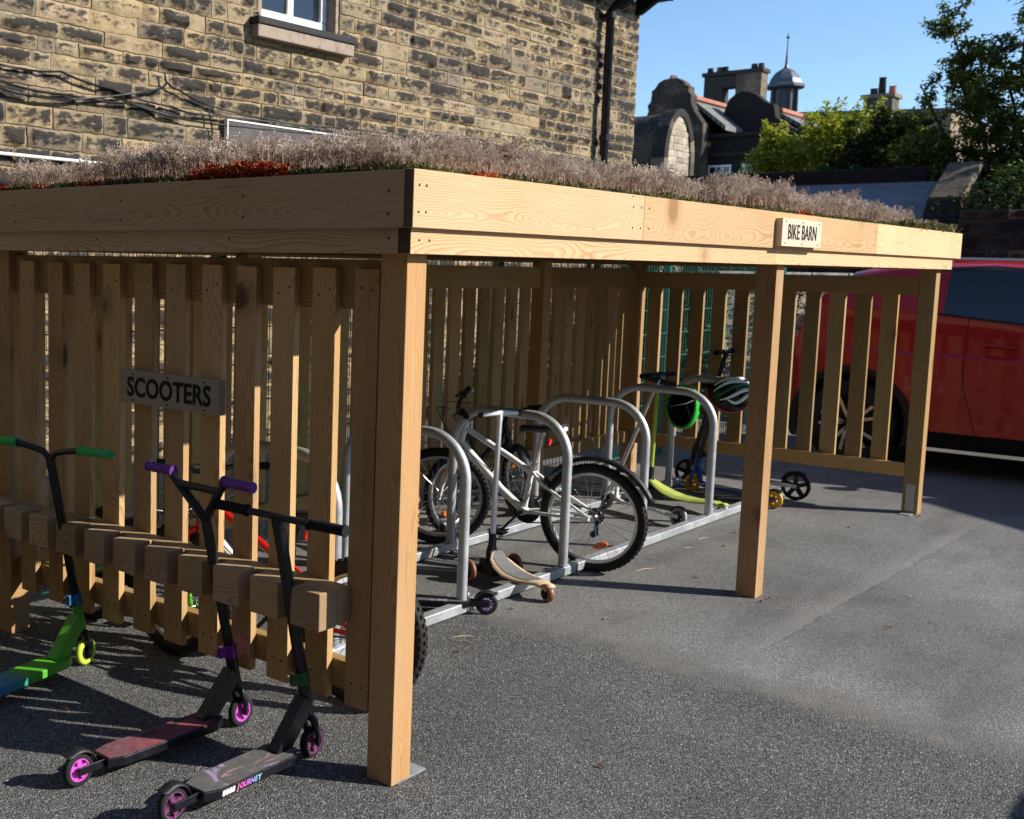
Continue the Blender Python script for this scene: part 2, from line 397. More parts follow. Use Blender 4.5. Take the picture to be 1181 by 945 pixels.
# ------------------------------------------------------------------ bike shelter
H = 1.634; LX = 5.885; YR = 2.13; PW = .097
shelter = thing('bike_shelter', 'open fronted timber shelter with slatted sides and a planted flat roof', 'shelter')
POSTX = [0, 1.425, 2.865, 4.33, 5.788]
def post(x, y):
    mb = MB(); mb.box((x, y, .0), (x + PW, y + PW, H + .075)); return mb.build('post', W_POST, shelter, bevel=.003)
p_corner = post(0, 0); p_mid = post(2.943, 0); p_end = post(5.788, 0)
for x in POSTX: post(x, YR - PW)
mb = MB(); mb.box((.03, -.0, 0.0005), (.18, .10, .006)); mb.build('base_plate', GALV, shelter)
mb = MB(); mb.box((5.7835, .022, .02), (5.7878, .075, .20)); mb.box((5.70, .02, .0005), (5.79, .085, .006))
mb.lathe([(0, .003), (.007, .003), (.007, 0)], 8, (5.7836, .05, .16), (-1, 0, 0)); mb.lathe([(0, .003), (.007, .003), (.007, 0)], 8, (5.7836, .05, .09), (-1, 0, 0))
mb.build('bracket', GALV, shelter, smooth=40)
# screws on the posts and boards
def screws(pts, axis, parent, r=.0045):
    """screw heads as a second material of the mesh of the board they hold"""
    me = parent.data; mb = MB()
    for p in pts: mb.lathe([(0, .0012), (r, .0012), (r, 0)], 8, p, axis)
    bm = bmesh.new(); bm.from_mesh(me); b = len(bm.verts)
    vs = [bm.verts.new(v) for v in mb.v]
    for f in mb.f:
        try: q = bm.faces.new([vs[i] for i in f]); q.material_index = 1
        except ValueError: pass
    bm.to_mesh(me); bm.free(); me.materials.append(SCREW)
# fascia boards
FT, F0, F1_ = .033, 1.7085, 1.874
def board(name, lo, hi, mat, par=shelter, bev=.003):
    mb = MB(); mb.box(lo, hi); return mb.build(name, mat, par, bevel=bev)
fa = board('fascia_board', (-.0612, -.0596, F0), (1.3885, -.0596 + FT, F1_), W_FASCIA)
screws([(x, -.0597, z) for x in (-.035, .0, 1.30, 1.365) for z in (F0 + .045, F1_ - .045)], (0, -1, 0), fa)
mb = MB(); mb.box((-.0626, -.0590, F0 + .001), (-.0614, -.0600 + FT, F1_ - .001), axis=2); mb.build('end_grain', W_END, fa)
fb = board('fascia_board', (1.3905, -.0596, F0), (4.25, -.0596 + FT, F1_ - .0005), W_FASCIA)
screws([(x, -.0597, z) for x in (1.43, 2.85, 3.0, 4.2) for z in (F0 + .045, F1_ - .045)], (0, -1, 0), fb)
fb = board('fascia_board', (4.252, -.0596, F0), (6.1, -.0596 + FT, F1_), W_FASCIA)
screws([(x, -.0597, z) for x in (4.29, 6.03) for z in (F0 + .045, F1_ - .045)], (0, -1, 0), fb)
fc = board('fascia_board', (-.0590, -.0596 + FT + .001, F0), (-.059 + FT, YR + .9, F1_ - .001), W_SIDE)
screws([(-.0591, y, z) for y in (.03, .62, 1.24, 1.9) for z in (F0 + .04, F1_ - .06)], (-1, 0, 0), fc)
board('fascia_board', (6.067, -.0596 + FT + .001, F0), (6.1, YR + .06, F1_), W_FASCIA)
board('fascia_board', (-.059 + FT + .001, YR + .028, F0), (6.066, YR + .06, F1_), W_FASCIA)
# lower beams
lb = board('beam', (-.041, -.0396, H), (2.80, -.0396 + .045, F0 + .03), W_FASCIA)
mb = MB(); mb.box((-.0424, -.0390, H + .001), (-.0412, -.0400 + .045, F0 + .029), axis=2); mb.build('end_grain', W_END, lb)
screws([(x, -.0397, H + .04) for x in (.0, .05)], (0, -1, 0), lb)
board('beam', (2.802, -.0396, H + .0003), (5.985, -.0396 + .045, F0 + .03), W_FASCIA)
lc = board('beam', (-.0405, -.0396 + .0455, H), (-.0405 + .045, YR + .9, F0 + .03), W_SIDE)
screws([(-.0406, y, H + .045) for y in (.04, .7, 1.4)], (-1, 0, 0), lc)
board('beam', (.006, YR - .03, H), (5.985, YR + .02, F0 + .03), W_POST)
board('beam', (5.93, .007, H), (5.984, YR - .031, F0 + .03), W_POST)
k = 0
x = .45
while x < 5.7:
    board('joist', (x, .007, H + .012), (x + .045, YR - .031, F0 + .02), W_PLY, bev=0); x += .48
board('roof_deck', (-.02, -.02, F0 + .031), (6.06, YR + .02, F0 + .055), W_PLY, bev=0)
m = NT('roof growing medium'); g = m.coord(); SOIL = m.done(m.ramp(m.noise(g, 30, 6, .7), [(.3, (.035, .022, .015)), (.6, (.09, .055, .04)), (.8, (.14, .10, .07))]), .95)
mb = MB(); mb.box((-.024, -.025, F0 + .056), (6.064, YR + .026, F1_ - .012)); mb.build('growing_medium', SOIL, shelter)

def slat_panel(kind, a0, a1, starts, zb=.25, zt=1.56, w=.10):
    """a run of slats nailed to two rails; every slat and rail is a part of the shelter"""
    for i, s0 in enumerate(starts):
        ww = w + random.uniform(-.004, .004); dz = random.uniform(-.004, .004); mb = MB()
        if kind == 'left': mb.box((.006, s0 + .003, zb + dz), (.034, s0 + ww - .001, zt + dz), axis=2)
        if kind == 'right': mb.box((5.832, s0, zb + dz), (5.864, s0 + ww, zt + dz), axis=2)
        if kind == 'back': mb.box((s0, YR - .020, zb + dz), (s0 + ww, YR + .010, zt + dz), axis=2)
        p = mb.build('slat', W_SLATL if kind == 'left' else W_SLAT, shelter, bevel=.002)
        if kind == 'left': screws([(.0058, s0 + ww * q, z) for q, z in ((.27, zt - .065), (.73, zt - (.085 if i % 3 else .06)), (.3, zb + .07), (.7, zb + .075))], (-1, 0, 0), p, .004)
    for z0, z1 in ((.245, .335), (1.463, {'left': 1.617, 'back': 1.607, 'right': 1.583}[kind])):
        rails = MB()
        if kind == 'left': rails.box((.0345, a0, z0), (.0795, a1, z1), axis=1)
        if kind == 'right': rails.box((5.790, a0, z0), (5.8315, a1, z1), axis=1)
        if kind == 'back': rails.box((a0, YR - .065, z0), (a1, YR - .0205, z1), axis=0)
        rails.build('rail', W_SLAT if kind != 'right' else W_POST, shelter, bevel=.002)
slat_panel('left', PW + .001, YR - PW - .001, [.103, .272, .444, .614, .777, .962, 1.136, 1.319, 1.5, 1.672, 1.86], zb=.21, zt=1.590)
slat_panel('right', PW + .001, YR - PW - .001, [.226 + .1655 * i for i in range(-0, 11)])
for a, b in zip(POSTX[:-1], POSTX[1:]):
    n_ = 8; a_ = a + PW + .001; b_ = b - .001; sp = (b_ - a_) / n_
    slat_panel('back', a_, b_, [a_ + sp * (i + .5) - .055 for i in range(n_)], w=.11)
# scooter rail with blocks
rk = board('scooter_rail', (-.062, .183, .485), (.0052, 2.20, .599), W_BLOCK)
y = .183
for i in range(12):
    mb = MB(); mb.box((-.146, y, .482 + random.uniform(-.002, .002)), (-.0625, y + .12 + random.uniform(-.003, .003), .602 + random.uniform(-.002, .002)), axis=1)
    mb.build('rail_block', W_BLOCK, rk, bevel=.004); y += .1735

# signs
def text_mesh(body, size, mat, name, parent, loc, rot, ext=.0012, shear=0, offset=0, sx=1, spacing=1.0):
    cu = bpy.data.curves.new(name, 'FONT'); cu.body = body; cu.size = size; cu.extrude = ext; cu.align_x = 'CENTER'; cu.align_y = 'CENTER'
    cu.offset = offset; cu.space_character = spacing; cu.shear = shear; cu.resolution_u = 4
    t = bpy.data.objects.new(name, cu); COL.objects.link(t)
    dg = bpy.context.evaluated_depsgraph_get(); me = bpy.data.meshes.new_from_object(t.evaluated_get(dg)); bpy.data.objects.remove(t)
    me.name = name; me.materials.clear(); me.materials.append(mat)
    for v in me.vertices: v.co.x *= sx
    o = bpy.data.objects.new(name, me); COL.objects.link(o); o.parent = parent; o.location = loc; o.rotation_euler = rot
    return o
sg = thing('sign', 'dark weathered wooden sign reading SCOOTERS screwed to the slats', 'sign', (-.016, 1.015, 1.14))
mb = MB(); mb.box((-.011, -.262, -.0605), (.0205, .262, .0605), axis=1); sbd = mb.build('board', W_SIGN, sg, bevel=.002)
text_mesh('SCOOTERS', .098, LETTER, 'lettering', sg, (-.0118, 0.0, -.002), (PI / 2, 0, -PI / 2), .0010, 0, .0022, .90, 1.02)
screws([(-.0112, y, z) for y in (-.19, .0, .19) for z in (-.048, .048)], (-1, 0, 0), sbd, .005)
sg = thing('sign', 'small pale wooden sign reading BIKE BARN on the sunlit fascia', 'sign', (2.985, -.0755, 1.782))
mb = MB(); mb.box((-.262, -.0155, -.0635), (.262, .0155, .0635), axis=0); sbd = mb.build('board', W_SIGN2, sg, bevel=.002)
text_mesh('BIKE BARN', .098, LETTER, 'lettering', sg, (0, -.0163, 0), (PI / 2, 0, 0), .0010, 0, .0005, .80, 1.02)
screws([(x, -.0157, z) for x in (-.22, .0, .22) for z in (-.05, .05)], (0, -1, 0), sbd, .005)

# ------------------------------------------------------------------ roof planting
def stuff_mesh(name, V, F, mats, midx, label, cat, rc=None):
    me = bpy.data.meshes.new(name); nv = len(V); nf = len(F)
    me.vertices.add(nv); me.vertices.foreach_set('co', V.astype(np.float32).ravel())
    me.loops.add(nf * F.shape[1]); me.loops.foreach_set('vertex_index', F.astype(np.int32).ravel())
    me.polygons.add(nf); me.polygons.foreach_set('loop_start', np.arange(0, nf * F.shape[1], F.shape[1], dtype=np.int32))
    for m_ in mats: me.materials.append(m_)
    me.polygons.foreach_set('material_index', midx.astype(np.int32))
    if rc is not None:
        a = me.attributes.new('rc', 'FLOAT_VECTOR', 'POINT'); a.data.foreach_set('vector', rc.astype(np.float32).ravel())
    me.update(); me.validate()
    o = bpy.data.objects.new(name, me); COL.objects.link(o)
    return o
def leafmat(name, a, b, dry=None, rough=.5, trans=.25):
    m = NT(name); rc = m.sep(m.attr('rc')); c = m.mix(rc[0], a, b)
    if dry: c = m.mix(m.mapr(rc[1], .86, .92, 0, .8), c, dry)
    m.set(m.b.inputs['Base Color'], c); m.b.inputs['Roughness'].default_value = rough; m.b.inputs['Specular IOR Level'].default_value = .35
    tr = m.n('ShaderNodeBsdfTranslucent'); m.set(tr.inputs[0], c); mx = m.n('ShaderNodeMixShader'); mx.inputs[0].default_value = trans
    m.t.links.new(m.b.outputs[0], mx.inputs[1]); m.t.links.new(tr.outputs[0], mx.inputs[2]); m.t.links.new(mx.outputs[0], m.out.inputs[0])
    return m.mat
STALK = leafmat('dry sedum stalk', (.38, .20, .13), (.60, .44, .33), None, .8, .1)
HEADS = leafmat('dry sedum flower head', (.56, .45, .375), (.86, .78, .69), None, .85, .2)
SUCC = leafmat('green sedum leaf', (.10, .13, .035), (.24, .21, .09), None, .5, .15)
SUCR = leafmat('red sedum leaf', (.34, .03, .02), (.52, .11, .03), (.60, .36, .06), .45, .15)
def prismseg(p0, p1, r0, r1, V, F, MI, mi, n=3):
    p0 = np.array(p0); p1 = np.array(p1); d = p1 - p0; d = d / (np.linalg.norm(d) + 1e-9)
    ref = np.array([0, 0, 1.]) if abs(d[2]) < .9 else np.array([1., 0, 0]); s = np.cross(ref, d); s /= np.linalg.norm(s); u = np.cross(d, s)
    b = len(V)
    for (p, r) in ((p0, r0), (p1, r1)):
        for k in range(n):
            a = 2 * PI * k / n; V.append(p + (s * math.cos(a) + u * math.sin(a)) * r)
    for k in range(n): F.append((b + k, b + (k + 1) % n, b + n + (k + 1) % n, b + n + k)); MI.append(mi)
def stalk_template():
    V = []; F = []; MI = []; h = random.uniform(.09, .14); lean = random.uniform(0, .025); a = random.uniform(0, 2 * PI)
    top = (math.cos(a) * lean, math.sin(a) * lean, h)
    prismseg((0, 0, 0), top, .0012, .0008, V, F, MI, 0)
    for k in range(random.randint(5, 8)):
        a = random.uniform(0, 2 * PI); t = random.uniform(.72, 1.0); r = random.uniform(.006, .024)
        p0 = (top[0] * t, top[1] * t, h * t); p1 = (p0[0] + math.cos(a) * r, p0[1] + math.sin(a) * r, p0[2] + random.uniform(.006, .018))
        prismseg(p0, p1, .0007, .0006, V, F, MI, 0)
        for q in range(random.randint(3, 5)):
            c = np.array(p1) + np.random.uniform(-.0065, .0065, 3); s = random.uniform(.0016, .0030)
            b = len(V)
            for dx, dy, dz in ((s, 0, 0), (-s, 0, 0), (0, s, 0), (0, -s, 0), (0, 0, s * 1.2), (0, 0, -s)): V.append(c + (dx, dy, dz))
            for f in ((0, 2, 4, 4), (2, 1, 4, 4), (1, 3, 4, 4), (3, 0, 4, 4)): pass
            F.append((b + 0, b + 2, b + 1, b + 3)); MI.append(1)
            F.append((b + 0, b + 4, b + 1, b + 5)); MI.append(1)
            F.append((b + 2, b + 4, b + 3, b + 5)); MI.append(1)
    return np.array(V), np.array(F), np.array(MI)
def scatter(templates, pts, smin, smax, tint):
    Vs = []; Fs = []; Ms = []; Rs = []; off = 0
    for (x, y, z, hs) in pts:
        V, F, M = templates[random.randrange(len(templates))]
        a = random.uniform(0, 2 * PI); c, s = math.cos(a), math.sin(a); k = random.uniform(smin, smax) * hs
        tx, ty = random.gauss(0, .12), random.gauss(0, .12)
        W = np.empty_like(V); W[:, 0] = (V[:, 0] * c - V[:, 1] * s) * k + V[:, 2] * tx + x; W[:, 1] = (V[:, 0] * s + V[:, 1] * c) * k + V[:, 2] * ty + y; W[:, 2] = V[:, 2] * k + z
        Vs.append(W); Fs.append(F + off); Ms.append(M); off += len(V)
        r = np.empty((len(V), 3)); r[:] = (random.random(), random.random(), random.random()); Rs.append(r)
    return np.concatenate(Vs), np.concatenate(Fs), np.concatenate(Ms), np.concatenate(Rs)
ZS = F1_ - .012
def dens(x, y):   # height factor: 0 = bare
    n_ = noise.noise(Vector((x * 1.3, y * 1.3, 3.1))) * .5 + noise.noise(Vector((x * 4, y * 4, 7.7))) * .25
    h = 1.02 + n_ * .9 - .35 * max(0, 1 - math.hypot(x, y) / .7)
    if x > 4.6: h *= .86
    if x > 5.2 and y < .6: h *= .7
    if y > 1.55 and x < .6: h *= .8
    return h
pts = []
while len(pts) < 6600:
    if random.random() < .42: x = random.uniform(-.01, 6.03); y = abs(random.gauss(0, .16)) + .0
    elif random.random() < .38: y = random.uniform(0, YR); x = abs(random.gauss(0, .22))
    else: x = random.uniform(0, 6.03); y = random.uniform(0, YR)
    if y > YR or x > 6.04: continue
    h = dens(x, y)
    if y < .035 or x < .02: h *= .75
    # low red cushion gap on the left edge
    if x < .13 and .46 < y < .96 and random.random() < .75: continue
    if noise.noise(Vector((x * 3.1, y * 3.1, 5.5))) > .30 and random.random() < .75: continue
    if x < .10 and (1.35 < y < 1.75 or y > 1.95) and random.random() < .55: continue
    if y < .08 and x > 4.9 and random.random() < .45: continue
    if h < .35: continue
    pts.append((x, y, ZS, h))
temps = [stalk_template() for _ in range(22)]
V, F, M, R = scatter(temps, pts, .85, 1.15, None)
o = stuff_mesh('sedum_stalks', V, F, [STALK, HEADS], M, '', '', R)
tag(o, 'dried pinkish brown seed heads growing thickly along the shelter roof', 'roof planting', kind='stuff')
def leaf_template(size, n, spread, hgt):
    V = []; F = []; MI = []
    for k in range(n):
        a = random.uniform(0, 2 * PI); e = random.uniform(.1, 1.2); l = size * random.uniform(.6, 1.2); w = l * .32
        c = np.array((random.gauss(0, spread), random.gauss(0, spread), random.uniform(0, hgt)))
        d = np.array((math.cos(a) * math.cos(e), math.sin(a) * math.cos(e), math.sin(e))); s = np.array((-math.sin(a), math.cos(a), 0)) * w; up = np.cross(s, d); up = up / np.linalg.norm(up) * w * .5
        b = len(V); V += [c, c + d * l * .5 + s, c + d * l, c + d * l * .5 - s, c + d * l * .5 + up * 1.6]
        F += [(b, b + 1, b + 2, b + 4), (b, b + 4, b + 2, b + 3)]; MI += [0, 0]
    return np.array(V), np.array(F), np.array(MI)
lt = [leaf_template(.016, 12, .012, .016) for _ in range(10)]
gp = []; rp = []
for i in range(5200):
    if random.random() < .5: x, y = random.uniform(-.015, 6.05), abs(random.gauss(0, .10)) - .01
    else: x, y = abs(random.gauss(0, .12)) - .01, random.uniform(-.01, YR)
    if y > YR: continue
    r = noise.noise(Vector((x * 2.2, y * 2.2, 1.5)))
    red = (x < .14 and .46 < y < .96) or (x < .08 and (1.38 < y < 1.55 or y > 2.02)) or (r > .48)
    bump_ = .010 + (.045 * max(0, math.sin((y - .46) / .50 * PI)) ** .6 if (x < .2 and .46 < y < .96) else .012 * random.random())
    if x > 4.9 and y < .25 and random.random() < .8: gp.append((x, y - .03 * random.random(), ZS + random.uniform(0, .045), 1.3)); continue
    (rp if red else gp).append((x, y, ZS + random.uniform(0, bump_), 1))
for nm, ps, mt, lb_ in (('green_sedum', gp, SUCC, 'low green succulent cushions at the foot of the dried stalks on the roof edge'), ('red_sedum', rp, SUCR, 'low red and orange succulent cushions along the roof edge above the scooters')):
    V, F, M, R = scatter(lt, ps, .7, 1.2, None); o = stuff_mesh(nm, V, F, [mt], M, '', '', R); tag(o, lb_, 'roof planting', kind='stuff')
# ------------------------------------------------------------------ welded mesh fence behind the shelter
GWIRE = plain('green coated wire', (.03, .16, .13), .4, .2, .5)
fence = thing('mesh_fence', 'green welded wire mesh fence standing just behind the slatted shelter', 'fence', (0, 2.28, 0))
X0, X1, FH = -1.2, 9.6, 1.75
x = X0; k = 0
while x < X1 - .1:
    x2 = min(x + 2.7, X1); mb = MB()
    n_ = int((x2 - x) / .05)
    for i in range(n_ + 1): mb.tube([(x + (x2 - x) * i / n_, 0, .05), (x + (x2 - x) * i / n_, 0, FH)], .0028, 5)
    z = .06
    while z < FH:
        for dy in (-.0055, .0055): mb.tube([(x, dy, z), (x2, dy, z)], .0035, 5)
        z += .2
    mb.build('mesh_panel', GWIRE, fence, smooth=60)
    x = x2
for i in range(5):
    px = X0 + 2.7 * i
    mb = MB(); mb.box((px - .03, .012, 0), (px + .03, .072, FH + .05)); mb.box((px - .032, .010, FH + .05), (px + .032, .074, FH + .056))
    mb.build('post', GWIRE, fence, bevel=.003)

# ------------------------------------------------------------------ stone building
def stone_courses(name, x0, x1, z0, z1, mat, parent, ch=(.12, .165), bl=(.20, .62), relief=.042, hole=None, M=None, grid=(11, 6), seed=1, taper=None):
    rnd = random.Random(seed); V = []; F = []; RC = []; z = z0
    while z < z1 - .02:
        h = rnd.uniform(*ch) * (.78 if rnd.random() < .2 else 1)
        if z + h > z1 - .04: h = z1 - z
        x = x0 - rnd.uniform(0, .3)
        while x < x1:
            w = rnd.uniform(*bl) if rnd.random() > .18 else rnd.uniform(bl[0] * .7, bl[0] * 1.1)
            xa, xb = max(x, x0), min(x + w, x1)
            if x1 - xb < .08: xb = x1; w = xb - x
            x += w
            if xb - xa < .05: continue
            segs = [(xa, xb)]
            if hole and z + h > hole[2] + .02 and z < hole[3] - .02:
                segs = []
                if xa < hole[0] - .02: segs.append((xa, min(xb, hole[0])))
                if xb > hole[1] + .02: segs.append((max(xa, hole[1]), xb))
            for (a, b) in segs:
                j = rnd.uniform(.001, .007); a += j; b -= j; za = z + j; zb = z + h - j
                if taper and not taper((a + b) / 2, (za + zb) / 2): continue
                tone = rnd.random(); sootk = rnd.random() ** 1.3; pr = rnd.uniform(.3, 1.0) if rnd.random() > .25 else .12
                nx, nz = grid; base = len(V); sx_ = rnd.uniform(0, 99); yoff = rnd.uniform(-.004, .006)
                for i in range(nz + 1):
                    for k in range(nx + 1):
                        u = k / nx; v = i / nz; px = a + (b - a) * u; pz = za + (zb - za) * v
                        e = min(u, 1 - u) * (b - a) / .035; f_ = min(v, 1 - v) * (zb - za) / .035
                        edge = min(1, min(e, f_)); edge = edge * edge * (3 - 2 * edge)
                        nn = .8 * noise.noise(Vector((px * 7 + sx_, pz * 11, sx_))) + (.9 - 1.8 * abs(noise.noise(Vector((px * 9, pz * 26, sx_))))) * .5 + .35 * noise.noise(Vector((px * 28, pz * 45, sx_)))
                        d = relief * pr * edge * (.55 + .65 * nn)
                        if i in (0, nz) or k in (0, nx): px += noise.noise(Vector((px * 14, pz * 14, 1))) * .010; pz += noise.noise(Vector((px * 14, pz * 14, 9))) * .010
                        V.append((px, -yoff - d, pz)); RC.append((tone, min(1, max(0, .05 + (.35 + .5 * pr) * edge * (.55 + .75 * nn) + .35 * edge * (v - .35))), sootk))
                for i in range(nz):
                    for k in range(nx):
                        q = base + i * (nx + 1) + k; F.append((q, q + 1, q + nx + 2, q + nx + 1))
                ring = [base + k for k in range(nx + 1)] + [base + i * (nx + 1) + nx for i in range(1, nz + 1)] + [base + nz * (nx + 1) + k for k in range(nx - 1, -1, -1)] + [base + i * (nx + 1) for i in range(nz - 1, 0, -1)]
                b2 = len(V)
                for q in ring: V.append((V[q][0], .022, V[q][2])); RC.append(RC[q])
                for k in range(len(ring)):
                    l = (k + 1) % len(ring); F.append((ring[l], ring[k], b2 + k, b2 + l))
        z += h
    if M is not None: V = [tuple(M @ Vector(q)) for q in V]
    me = bpy.data.meshes.new(name); me.from_pydata(V, [], F)
    at_ = me.attributes.new('rc', 'FLOAT_VECTOR', 'POINT'); at_.data.foreach_set('vector', np.array(RC, dtype=np.float32).ravel())
    me.materials.append(mat); me.polygons.foreach_set('use_smooth', [True] * len(me.polygons)); me.update(); me.set_sharp_from_angle(angle=math.radians(38))
    o = bpy.data.objects.new(name, me); COL.objects.link(o); o.parent = parent
    return o

bl = thing('stone_building', 'tall two storey building of sooty buff coursed stone behind the shelter', 'building', (0, 5.0, 0))
BX0, BX1, BZ = -3.5, 11.6, 4.99
HOLE = (4.56, 5.62, 3.672, 6.0)
stone_courses('wall', BX0, BX1, 0, BZ, STONE, bl, hole=HOLE, seed=5)
stone_courses('gable_wall', 0, 7.0, 0, BZ, STONE, bl, seed=8, grid=(5, 3), M=Matrix.Translation((BX1 - .004, .03, 0)) @ Matrix.Rotation(PI / 2, 4, 'Z'))
mb = MB(); mb.box((BX0, .010, 0), (HOLE[0], .40, BZ)); mb.box((HOLE[1], .010, 0), (BX1 - .016, .40, BZ)); mb.box((HOLE[0] + .0005, .0105, 0), (HOLE[1] - .0005, .40, HOLE[2] - .17))
mb.box((BX1 - .40, .402, 0), (BX1 - .016, 7.0, BZ)); mb.box((BX0, 6.6, 0), (BX1 - .401, 7.0, BZ)); mb.box((BX0, .402, 0), (BX0 + .4, 6.599, BZ))
mb.build('wall_core', MORTAR, bl)
# sill
m = NT('stone sill'); g = m.coord(); f = m.noise(g, 12, 5, .7); zc = m.sep(g)[2]
SILLM = m.done(m.mix(m.mapr(f, .5, .72, 0, .7), (.32, .25, .19), (.06, .05, .045)), .9)
SILLD = plain('soot black sill stone', (.030, .028, .027), .9, nz=.4, bump=.4, bscale=40)
mb = MB(); mb.beam((4.44, .06, 3.555), (5.72, .06, 3.555), .33, .105); sl = mb.build('sill', SILLM, bl, bevel=.010); mb = MB(); mb.beam((4.43, .055, 3.640), (5.73, .055, 3.640), .35, .062); mb.build('sill_top', SILLD, bl, bevel=.010)
win = MB(); zw = 3.70
win.box((4.60, .12, zw), (5.58, .20, zw + .10)); win.box((4.60, .12, zw + .101), (4.68, .20, 5.0)); win.box((5.50, .12, zw + .101), (5.58, .20, 5.0)); win.box((5.05, .125, zw + .101), (5.13, .195, 5.0))
wf = win.build('window', WHITEP, bl, bevel=.008)
mb = MB(); mb.box((4.681, .15, zw + .101), (5.049, .156, 4.999), axis=0); mb.build('pane', GLASS, wf)
mb = MB(); mb.box((5.131, .15, zw + .101), (5.499, .156, 4.999), axis=0); mb.build('pane', GLASS, wf)
mb = MB(); mb.box((4.5605, .012, 3.672), (4.598, .39, 5.0)); mb.build('window_jamb', SILLM, bl); mb = MB(); mb.box((5.582, .012, 3.672), (5.6195, .39, 5.0)); mb.build('window_jamb', SILLM, bl)
# eaves, gutter, downpipe, roof
EAV = plain('dark painted eaves timber', (.012, .011, .010), .6)
mb = MB(); mb.box((BX0 - .2, -.34, BZ + .005), (BX1 + .14, -.0, BZ + .035)); mb.box((BX0 - .2, -.37, BZ + .0), (BX1 + .14, -.342, BZ + .16))
x = 10.1
for x in (9.3, 9.9, 10.45, 11.0, 11.5): mb.prism([(-.33, BZ - .0), (-.0, BZ - .0), (-.0, BZ - .17), (-.06, BZ - .17)], x - .04, x + .04, Matrix(((0, 0, 1, 0), (1, 0, 0, 0), (0, 1, 0, 0), (0, 0, 0, 1))))
mb.build('eaves', EAV, bl)
mb = MB(); V = [(.055 * math.cos(PI + PI * i / 8), .055 * math.sin(PI + PI * i / 8)) for i in range(9)]; V += [(x * .9, y * .9 + .0) for x, y in reversed(V)]
mb.prism(V, BX0 - .2, BX1 + .17, Matrix(((0, 0, 1, 0), (1, 0, 0, -.43), (0, 1, 0, BZ + .10), (0, 0, 0, 1)))); mb.build('gutter', BLACKM, bl, smooth=50)
mb = MB(); dx = 10.60
mb.tube([(dx + .12, -.43, BZ + .06), (dx + .12, -.43, BZ - .03), (dx + .07, -.36, BZ - .10), (dx + .02, -.18, BZ - .20), (dx, -.11, BZ - .28), (dx, -.11, .15), (dx, -.18, .05)], .052, 14)
for z in (BZ - .33, 3.2, 1.5): mb.lathe([(.052, -.04), (.066, -.035), (.066, .035), (.052, .04)], 16, (dx, -.11, z))
mb.box((dx - .10, -.055, BZ - .36), (dx + .10, .01, BZ - .31)); mb.build('downpipe', BLACKM, bl, smooth=50)
mb = MB(); mb.add([(BX0 - .25, -.45, BZ + .14), (BX1 + .18, -.45, BZ + .14), (BX1 + .18, 3.5, BZ + 3.0), (BX0 - .25, 3.5, BZ + 3.0), (BX0 - .25, 7.45, BZ + .14), (BX1 + .18, 7.45, BZ + .14),
    (BX0 - .25, -.45, BZ + .06 + .04), (BX1 + .18, -.45, BZ + .10), (BX0 - .25, 7.45, BZ + .10), (BX1 + .18, 7.45, BZ + .10)],
    [(0, 1, 2, 3), (3, 2, 5, 4), (0, 3, 4, 8, 6), (1, 7, 9, 5, 2), (6, 7, 1, 0), (4, 5, 9, 8), (6, 8, 9, 7)])
mb.build('roof', SLATE, bl)
# things fixed on the wall
GREYR = plain('grey render board', (.11, .10, .095), .9, 0, .2, nz=.3, scale=6, bump=.4, bscale=60)
wp = thing('wall_panel', 'grey board with a white edge fixed low on the stone wall', 'panel', (5.07, 4.955, 2.0))
mb = MB(); mb.box((-.93, -.012, .0), (.93, .018, .775)); mb.build('board', GREYR, wp)
mb = MB(); mb.box((-.942, -.022, -.02), (-.931, .02, .788)); mb.box((.931, -.022, -.02), (.942, .02, .788)); mb.box((-.93, -.022, .776), (.93, .02, .788)); mb.build('edge_trim', WHITEP, wp)
mb = MB(); mb.tube([(.4, 4.94, 2.335), (1.946, 4.94, 2.331), (2.93, 4.94, 2.325), (3.5, 4.94, 2.32)], .013, 8)
for x in (.8, 1.7, 2.6, 3.3): mb.lathe([(.014, -.01), (.018, -.01), (.018, .01), (.014, .01)], 8, (x, 4.94, 2.33), (1, 0, 0))
tag(mb.build('conduit', WHITEP, None, smooth=60), 'thin white pipe running along the stone wall at the far left', 'pipe')
def cable(pts, lab, r=.009):
    P = [Vector(p) for p in pts]; out = []
    for i in range(len(P) - 1):
        for q in range(10):
            t = q / 10; p = P[i].lerp(P[i + 1], t); p.z -= math.sin(t * PI) * .015; p.z += noise.noise(p * 1.5) * .012; out.append(p)
    out.append(P[-1]); mb = MB(); mb.tube(out, r, 6); tag(mb.build('cable', BLACKP, None, smooth=60), lab, 'cable', 'cables on the stone wall')
cable([(.5, 4.95, 2.93), (1.92, 4.95, 2.935), (2.44, 4.95, 2.96), (2.92, 4.95, 2.889), (3.5, 4.95, 2.83), (3.92, 4.95, 2.80), (5.7, 4.95, 2.86), (7.9, 4.95, 2.95), (9.0, 4.95, 2.9)], 'black cable sagging along the wall, the one that starts highest at the left')
cable([(.5, 4.945, 2.84), (1.92, 4.945, 2.818), (2.5, 4.945, 2.80), (3.1, 4.945, 2.80), (3.95, 4.945, 2.73), (5.7, 4.945, 2.80), (7.9, 4.945, 2.915), (8.9, 4.945, 2.88)], 'black cable running longest and lowest along the stone wall')
cable([(.5, 4.935, 2.80), (1.93, 4.935, 2.77), (2.5, 4.935, 2.765), (3.3, 4.935, 2.93), (3.45, 4.935, 3.0)], 'black cable rising from the left towards the pale scar on the wall')
cable([(3.441, 4.95, 3.09), (3.46, 4.95, 3.02), (3.6, 4.95, 2.97), (3.95, 4.95, 2.88), (4.7, 4.95, 2.83), (5.9, 4.95, 2.83)], 'short black cable hanging from the pale patch of bare mortar', .008)
